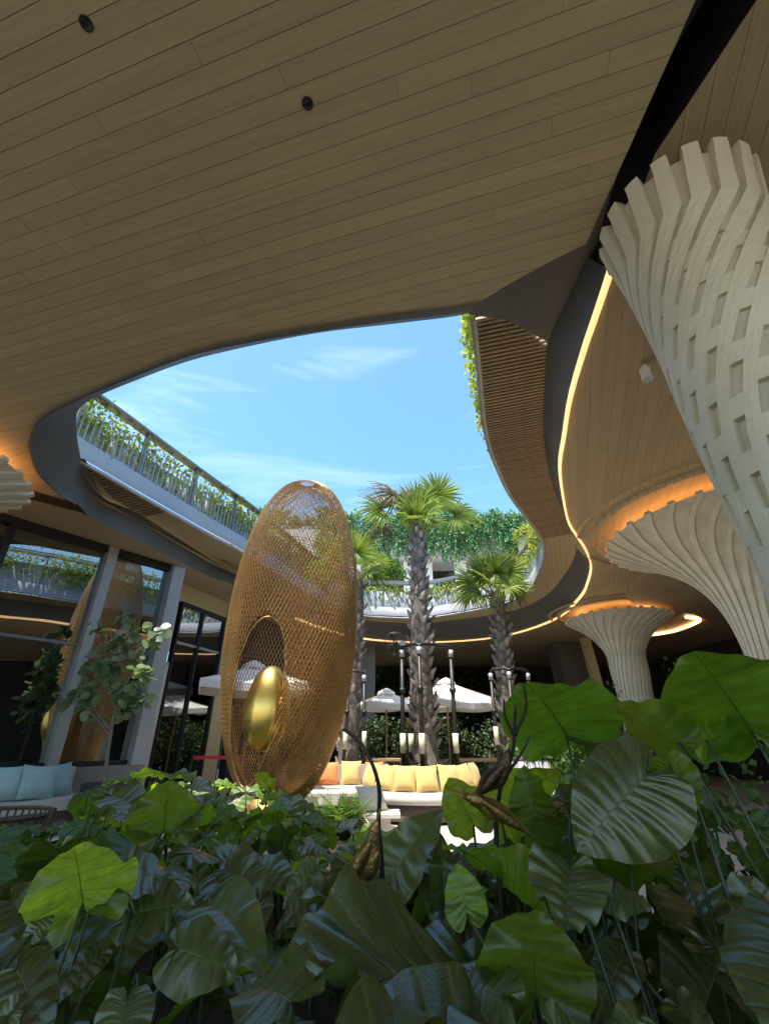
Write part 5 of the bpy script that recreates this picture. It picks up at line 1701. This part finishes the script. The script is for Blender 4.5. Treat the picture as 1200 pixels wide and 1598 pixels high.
plant('shadowed plant in the dark lower right corner', (1.15, 1.1, SOILZ), [
    hv((1100, 1470), 1.15, (1190, 1530), 1.05, (-0.3, -0.6, 0.7), 'c'), hv((1050, 1560), 1.0, (1120, 1640), 0.9, (-0.2, -0.5, 0.8), 'b'), hv((1150, 1380), 1.3, (1230, 1440), 1.2, (-0.4, -0.6, 0.6), 'a'), hv((980, 1480), 1.15, (930, 1560), 1.05, (-0.1, -0.6, 0.8), 'c'), hv((1000, 1580), 0.95, (960, 1650), 0.9, (0, -0.6, 0.8), 'd')])
plant('plant with a flat green leaf pad in front of the white sofa', (-2.0, 3.6, SOILZ), [
    hv((158, 1232), 3.2, (110, 1240), 3.0, (0.1, 0.2, 1), 'C'), hv((165, 1225), 3.3, (225, 1212), 3.4, (0, -0.1, 1), 'A'), hv((170, 1240), 3.2, (222, 1252), 3.0, (0, -0.4, 0.9), 'a')])
plant('plant with green leaf pads in front of the grey facade column', (-1.9, 4.3, SOILZ), [
    hv((255, 1206), 3.9, (205, 1200), 4.0, (0, 0.3, 1), 'C'), hv((262, 1208), 3.9, (300, 1212), 3.7, (0, 0.0, 1), 'A'), hv((285, 1230), 3.6, (330, 1222), 3.5, (0, -0.3, 1), 'a')])
plant('plant with a flat ribbed grey leaf below the sculpture', (-0.75, 2.3, SOILZ), [
    hv((345, 1352), 1.95, (398, 1390), 1.8, (0.0, -0.75, 0.65), 'e'), hv((335, 1350), 2.0, (420, 1328), 2.1, (0, -0.4, 0.9), 'b'), hv((400, 1345), 1.9, (455, 1368), 1.8, (0, -0.6, 0.8), 'd')])
plant('plant with a bright leaf at the foot of the wire sculpture', (-1.1, 4.6, SOILZ), [
    hv((425, 1232), 4.2, (400, 1205), 4.3, (0, 0.7, 0.7), 'B'), hv((410, 1250), 4.0, (450, 1236), 4.0, (0, -0.3, 1), 'A'), hv((445, 1240), 4.0, (500, 1252), 3.9, (0, 0, 1), 'C')])

# filler plants of the bed
def contour(px):
    pts = [(-200, 1240), (0, 1285), (70, 1290), (130, 1235), (260, 1222), (330, 1215), (440, 1222), (500, 1262), (600, 1292), (690, 1312), (790, 1310), (835, 1262), (880, 1235), (950, 1180), (1100, 1130), (1400, 1100)]
    for (x0, y0), (x1, y1) in zip(pts, pts[1:]):
        if x0 <= px <= x1:
            return y0 + (y1 - y0) * (px - x0) / (x1 - x0)
    return 1300
HERO = [(20, 200, 1300, 1440, 1.3), (110, 310, 1440, 1610, 1.0), (470, 790, 1405, 1580, 1.3), (590, 685, 1250, 1400, 1.7), (855, 1045, 1155, 1335, 1.4), (780, 1010, 1325, 1445, 1.35), (765, 935, 1430, 1590, 1.25), (505, 605, 1265, 1412, 1.6), (690, 860, 1195, 1312, 1.9)]
def hides(A, T):
    for u in (-0.2, 0.2, 0.5, 0.8, 1.0):
        q = proj(A.lerp(T, u))
        for x0, x1, y0, y1, d in HERO:
            if x0 < q[0] < x1 and y0 < q[1] < y1 and q[2] < d: return True
    return False
rr = random.Random(77)
fill = 0
spots = []
tries = 0
while tries < 7000 and fill < 300:
    tries += 1
    Y = 1.15 + 5.6 * rr.random() ** 1.35
    X = rr.uniform(-0.98, 1.05) * Y
    px, py, zc = proj((X, Y, 0.95))
    if px < -160 or px > 1370: continue
    ymax = 6.6 if px < 430 else (6.2 if px < 590 else (3.2 if px < 900 else 3.1))
    if Y > ymax: continue
    if px > 930 and py > 1400 and rr.random() < 0.45: continue
    md = 0.20 + 0.035 * Y + (0.05 if Y < 2.2 else 0)
    if any((X - a) ** 2 + (Y - b) ** 2 < md * md for a, b in spots): continue
    lv = []
    nl = rr.choice((3, 4, 5))
    a0 = rr.uniform(0, 6.28)
    for k in range(nl):
        a = a0 + 2 * PI * k / nl + rr.uniform(-0.5, 0.5)
        L = rr.uniform(0.18, 0.33) * (1.18 if Y < 2.2 else 0.97)
        out = Vector((math.cos(a), math.sin(a), 0))
        ring = 0.45 + 0.55 * rr.random() if rr.random() < 0.8 else rr.random()
        h = SOILZ + 0.20 + 0.42 * ring + rr.uniform(-0.05, 0.06) + (0.12 if px > 930 else (0.10 if px > 600 else 0.0)) + 0.04 * max(0, Y - 3)
        A = Vector((X, Y, h)) + out * rr.uniform(0.04, 0.16)
        el = R(rr.uniform(-50, 8))
        T = A + (out * math.cos(el) + UP * math.sin(el)) * L
        n = UP * math.cos(el) - out * math.sin(el) + Vector((rr.uniform(-.25, .25), rr.uniform(-.45, .15), 0))
        q = proj(A); q2 = proj(T)
        lim = contour(q[0])
        if q[1] < lim + rr.uniform(0, 18) or q2[1] < contour(q2[0]): continue
        if (A - EYE).length < 0.72 or (T - EYE).length < 0.72 or hides(A, T): continue
        backlit = rr.random() < (0.10 if Y < 2.4 else 0.34)  # some of these get blades with backlight put into the colour
        key = rr.choice('ABC') if backlit and rr.random() < 0.45 else (rr.choice('jkl') if rr.random() < (0.85 if Y > 2.4 else 0.16) else rr.choice('aabbccddegi'))
        lv.append((A, T, n, key))
    if not lv: continue
    spots.append((X, Y))
    where = ('in front of the white sofa and rattan chair' if px < 180 else 'between the facade column and the sculpture foot' if px < 330 else 'at the foot of the wire sculpture') if Y > 2.9 else \
        ('in the lower left corner of the bed' if px < 200 else 'below the sculpture in the middle left' if px < 430 else 'around the thin rod in the lower middle' if px < 680 else 'below the forked metal branch' if px < 880 else 'in the dark lower right of the bed')
    lab = ('bright green' if Y > 2.9 else 'grey green') + ' broad leaved plant ' + where
    plant(lab, (X, Y, SOILZ), lv, group=lab.replace('plant', 'plants'))
    fill += 1

# plants closing the bed in front of the round sofa and below the forked branch
for k in range(46):
    px = rr.uniform(585, 905) if k < 32 else rr.uniform(810, 930)
    lv = []
    Y = rr.uniform(1.75, 3.1)
    for j in range(rr.choice((2, 3, 3))):
        ax = px + rr.uniform(-30, 30)
        A = at_y(ax, contour(ax) + rr.uniform(6, 95), Y + rr.uniform(-0.15, 0.15))
        if A.z < 0.5: continue
        a = rr.uniform(0, 6.28); out = Vector((math.cos(a), math.sin(a), 0)); el = R(rr.uniform(-40, 5))
        T = A + (out * math.cos(el) + UP * math.sin(el)) * rr.uniform(0.18, 0.28)
        if proj(T)[1] < contour(proj(T)[0]) - 4 or hides(A, T): continue
        n = UP * math.cos(el) - out * math.sin(el) + Vector((rr.uniform(-.25, .25), rr.uniform(-.5, .1), 0))
        lv.append((A, T, n, rr.choice('AC') if rr.random() < 0.12 else (rr.choice('jkl') if rr.random() < 0.3 else rr.choice('abcdegi'))))
    if lv:
        lab = 'grey green broad leaved plant at the bed edge facing the round sofa'
        bx = at_y(px, 1400, Y)
        plant(lab, (bx.x, Y, SOILZ), lv, group=lab.replace('plant', 'plants'))
# fine leafy undergrowth at the right and small bright shrubs by the sculpture
def grass_tuft(label, c, n, L, seed, m=M_fern, spread=0.25, name='fern_tuft'):
    rr_ = random.Random(seed)
    t = thing(name, label, 'fern', c)
    for k in range(n):
        a = rr_.uniform(0, 2 * PI); el = R(rr_.uniform(35, 85)); l = rr_.uniform(*L)
        o = Vector((rr_.uniform(-spread, spread), rr_.uniform(-spread, spread), 0))
        d = Vector((math.cos(a), math.sin(a), 0))
        pts = [o + d * l * u * math.cos(el) + UP * (l * u * math.sin(el) - 0.35 * l * u * u) for u in (0, .25, .5, .75, 1)]
        mb = MB()
        s = Vector((-d.y, d.x, 0))
        for i in range(1, 5):
            for q in range(3):
                u = (q + 0.5) / 3
                p = pts[i - 1].lerp(pts[i], u)
                for sg in (1, -1):
                    w = 0.11 * (1.15 - (i - 1 + u) / 4.2) * l / 0.5
                    leaf_tri(mb, p, s * sg + d * 0.5 + UP * 0.15, UP, w, w * 0.28)
        mb.tube(pts, 0.004, 3, False)
        mb.build('frond', m, t)
    return t
q = at_y(527, 1230, 6.9)
grass_tuft('bright feathery fern tuft right of the sculpture base', (q.x, 6.9, 0.42), 70, (0.45, 0.8), 91, spread=0.28)
q = at_y(330, 1235, 6.6)
grass_tuft('small bright fern left of the sculpture base', (q.x, 6.6, 0.42), 34, (0.35, 0.6), 92, spread=0.3)
q = at_y(275, 1205, 7.6)
grass_tuft('small fern in front of the grey facade column', (q.x, 7.6, 0.42), 30, (0.4, 0.6), 93, spread=0.3)
mb = foliage_box(1.15, 2.9, 2.1, 3.0, 0.45, 1.35, 2600, (0.04, 0.08), 95, 45)
tag(mb.build('undergrowth', M_bush), 'fine leafy undergrowth behind the silver leaf on the right', 'undergrowth', kind='stuff')
# dark airy shrub before the small far column
rr = random.Random(96)
q = at_y(1010, 1120, 10.5)
t = thing('dark_shrub', 'airy dark shrub standing in front of the small far column', 'shrub', (q.x, 10.5, 0))
for k in range(9):
    a = rr.uniform(-0.8, 0.8)
    pts = [Vector((0, 0, 0)), Vector((a * 0.5, rr.uniform(-.3, .3), 1.0)), Vector((a * 1.1, rr.uniform(-.5, .5), 1.7 + rr.uniform(0, 1.2)))]
    cs = catmull(pts, 6)
    mb = MB(); mb.tube(cs, [0.02 - 0.0012 * i for i in range(len(cs))], 5); br = mb.build('branch', M_twig, t, True)
    mb = MB()
    for _ in range(110):
        c = cs[rr.randint(4, len(cs) - 1)] + rv(rr) * rr.uniform(0.02, 0.32)
        leaf_tri(mb, c, rv(rr), rv(rr), rr.uniform(0.07, 0.13), 0.06)
    tag(mb.build('foliage', M_hedge, br), kind='stuff')

# ============================================================ BRONZE BIRDS ON RODS
def rod(label, paths, d, foot):
    t = thing('metal_branch', label, 'metal branch', foot)
    f = Vector(foot)
    for i, (pts, r) in enumerate(paths):
        w = [Vector(at_d(x, y, dd)) - f for x, y, dd in pts]
        if i == 0: w.append(Vector((w[-1].x, w[-1].y, 0.0)) * 0.15 + Vector((0, 0, 0)))
        cs = catmull(w, 6)
        mb = MB(); mb.tube(cs, [r * (0.55 + 0.45 * k / len(cs)) for k in range(len(cs))], 8); mb.build('rod' if i == 0 else 'twig', M_twig, t, True)
d1 = 1.42
f1 = at_d(596, 1400, d1)
rod('thin dark curving metal rod rising in front of the round sofa', [([(535, 1138, d1 + .05), (562, 1158, d1 + .03), (582, 1195, d1), (592, 1235, d1), (591, 1290, d1), (597, 1400, d1)], 0.0085)], d1, (f1.x, f1.y, SOILZ))
d2 = 1.5
f2 = at_d(776, 1345, d2)
rod('dark forked metal branch with upright prongs beside the yellow cushions', [([(804, 1100, d2), (802, 1150, d2), (798, 1180, d2), (780, 1235, d2), (776, 1345, d2)], 0.0095), ([(786, 1092, d2), (788, 1118, d2), (801, 1146, d2)], 0.006), ([(817, 1066, d2), (820, 1105, d2), (803, 1148, d2)], 0.0065), ([(826, 1150, d2), (812, 1178, d2), (793, 1205, d2)], 0.006)], d2, (f2.x, f2.y, SOILZ))
def bird(label, spine, radii, d, wing=None, beak=None, dark=False):
    """spine: pixel stations from head to tail at depth d; one continuous lofted body with wings and beak"""
    W_ = [Vector(at_d(x, y, d)) for x, y in spine]
    c = W_[len(W_) // 2]
    t = thing('bird_ornament', label, 'bird ornament', c)
    cs = catmull([w - c for w in W_], 6)
    n = len(radii)
    rs = []
    for k in range(len(cs)):
        u = k / (len(cs) - 1) * (n - 1)
        i = min(int(u), n - 2)
        rs.append(radii[i] + (radii[i + 1] - radii[i]) * (u - i))
    mb = MB(); mb.tube(cs, rs, 14); mb.build('body', M_bird if not dark else M_twigb, t, True)
    if wing:
        for sg, (a, b, w) in enumerate(wing):
            a, b = Vector(at_d(*a)) - c, Vector(at_d(*b)) - c
            y = (b - a); L = y.length; y.normalize(); view = (Vector((0, -1, 0.2))).normalized(); s = y.cross(view).normalized()
            rows = []
            for k in range(9):
                u = k / 8
                ww = w * math.sin(PI * min(0.98, 0.1 + u * 0.9)) ** 0.8
                m_ = a + y * L * u
                rows.append([m_ - s * ww + view * 0.004, m_ + view * 0.014, m_ + s * ww + view * 0.004, m_ - view * 0.002])
            mb = MB(); mb.grid(rows, True); mb.build('wing', M_bird if not dark else M_twigb, t, True)
    if beak:
        for a, b in beak:
            mb = MB(); mb.tube([Vector(at_d(*a)) - c, Vector(at_d(*b)) - c], [0.008, 0.0012], 8); mb.build('beak', M_bird if not dark else M_twigb, t, True)
    return t
M_twigb = mat('dark_bronze', (0.10, 0.06, 0.03), 0.4, metal=0.7, var=0.4, scale=20, bump=0.3, bscale=80)
bird('golden bronze bird clinging head up to the thin rod, tail pointing lower left', [(591, 1278), (586, 1292), (582, 1312), (576, 1345), (556, 1372), (534, 1390), (513, 1406)], [0.004, 0.016, 0.021, 0.037, 0.030, 0.015, 0.004], d1 - 0.03,
     wing=[((578, 1315, d1 - .06), (538, 1386, d1 - .06), 0.020), ((590, 1330, d1 - .05), (560, 1380, d1 - .05), 0.02)], beak=[((590, 1284, d1 - .03), (593, 1262, d1 - .03))])
bird('dark bronze bird perched on the forked branch, tail down to the left', [(792, 1172), (789, 1186), (784, 1200), (774, 1212), (760, 1222), (748, 1236), (738, 1248)], [0.005, 0.02, 0.026, 0.034, 0.026, 0.013, 0.004], d2 - 0.02, wing=[((784, 1196, d2 - .05), (748, 1238, d2 - .05), 0.02)], beak=[((791, 1180, d2 - .02), (797, 1158, d2 - .02))], dark=True)
bird('golden bronze bird with open beak stretched below the dark bird', [(728, 1243), (738, 1246), (750, 1252), (766, 1262), (786, 1272), (806, 1285), (830, 1305)], [0.010, 0.020, 0.022, 0.031, 0.026, 0.013, 0.004], d2 - 0.04, wing=[((752, 1250, d2 - .08), (822, 1300, d2 - .06), 0.018)], beak=[((730, 1241, d2 - .04), (708, 1230, d2 - .04)), ((731, 1247, d2 - .04), (712, 1238, d2 - .04))])
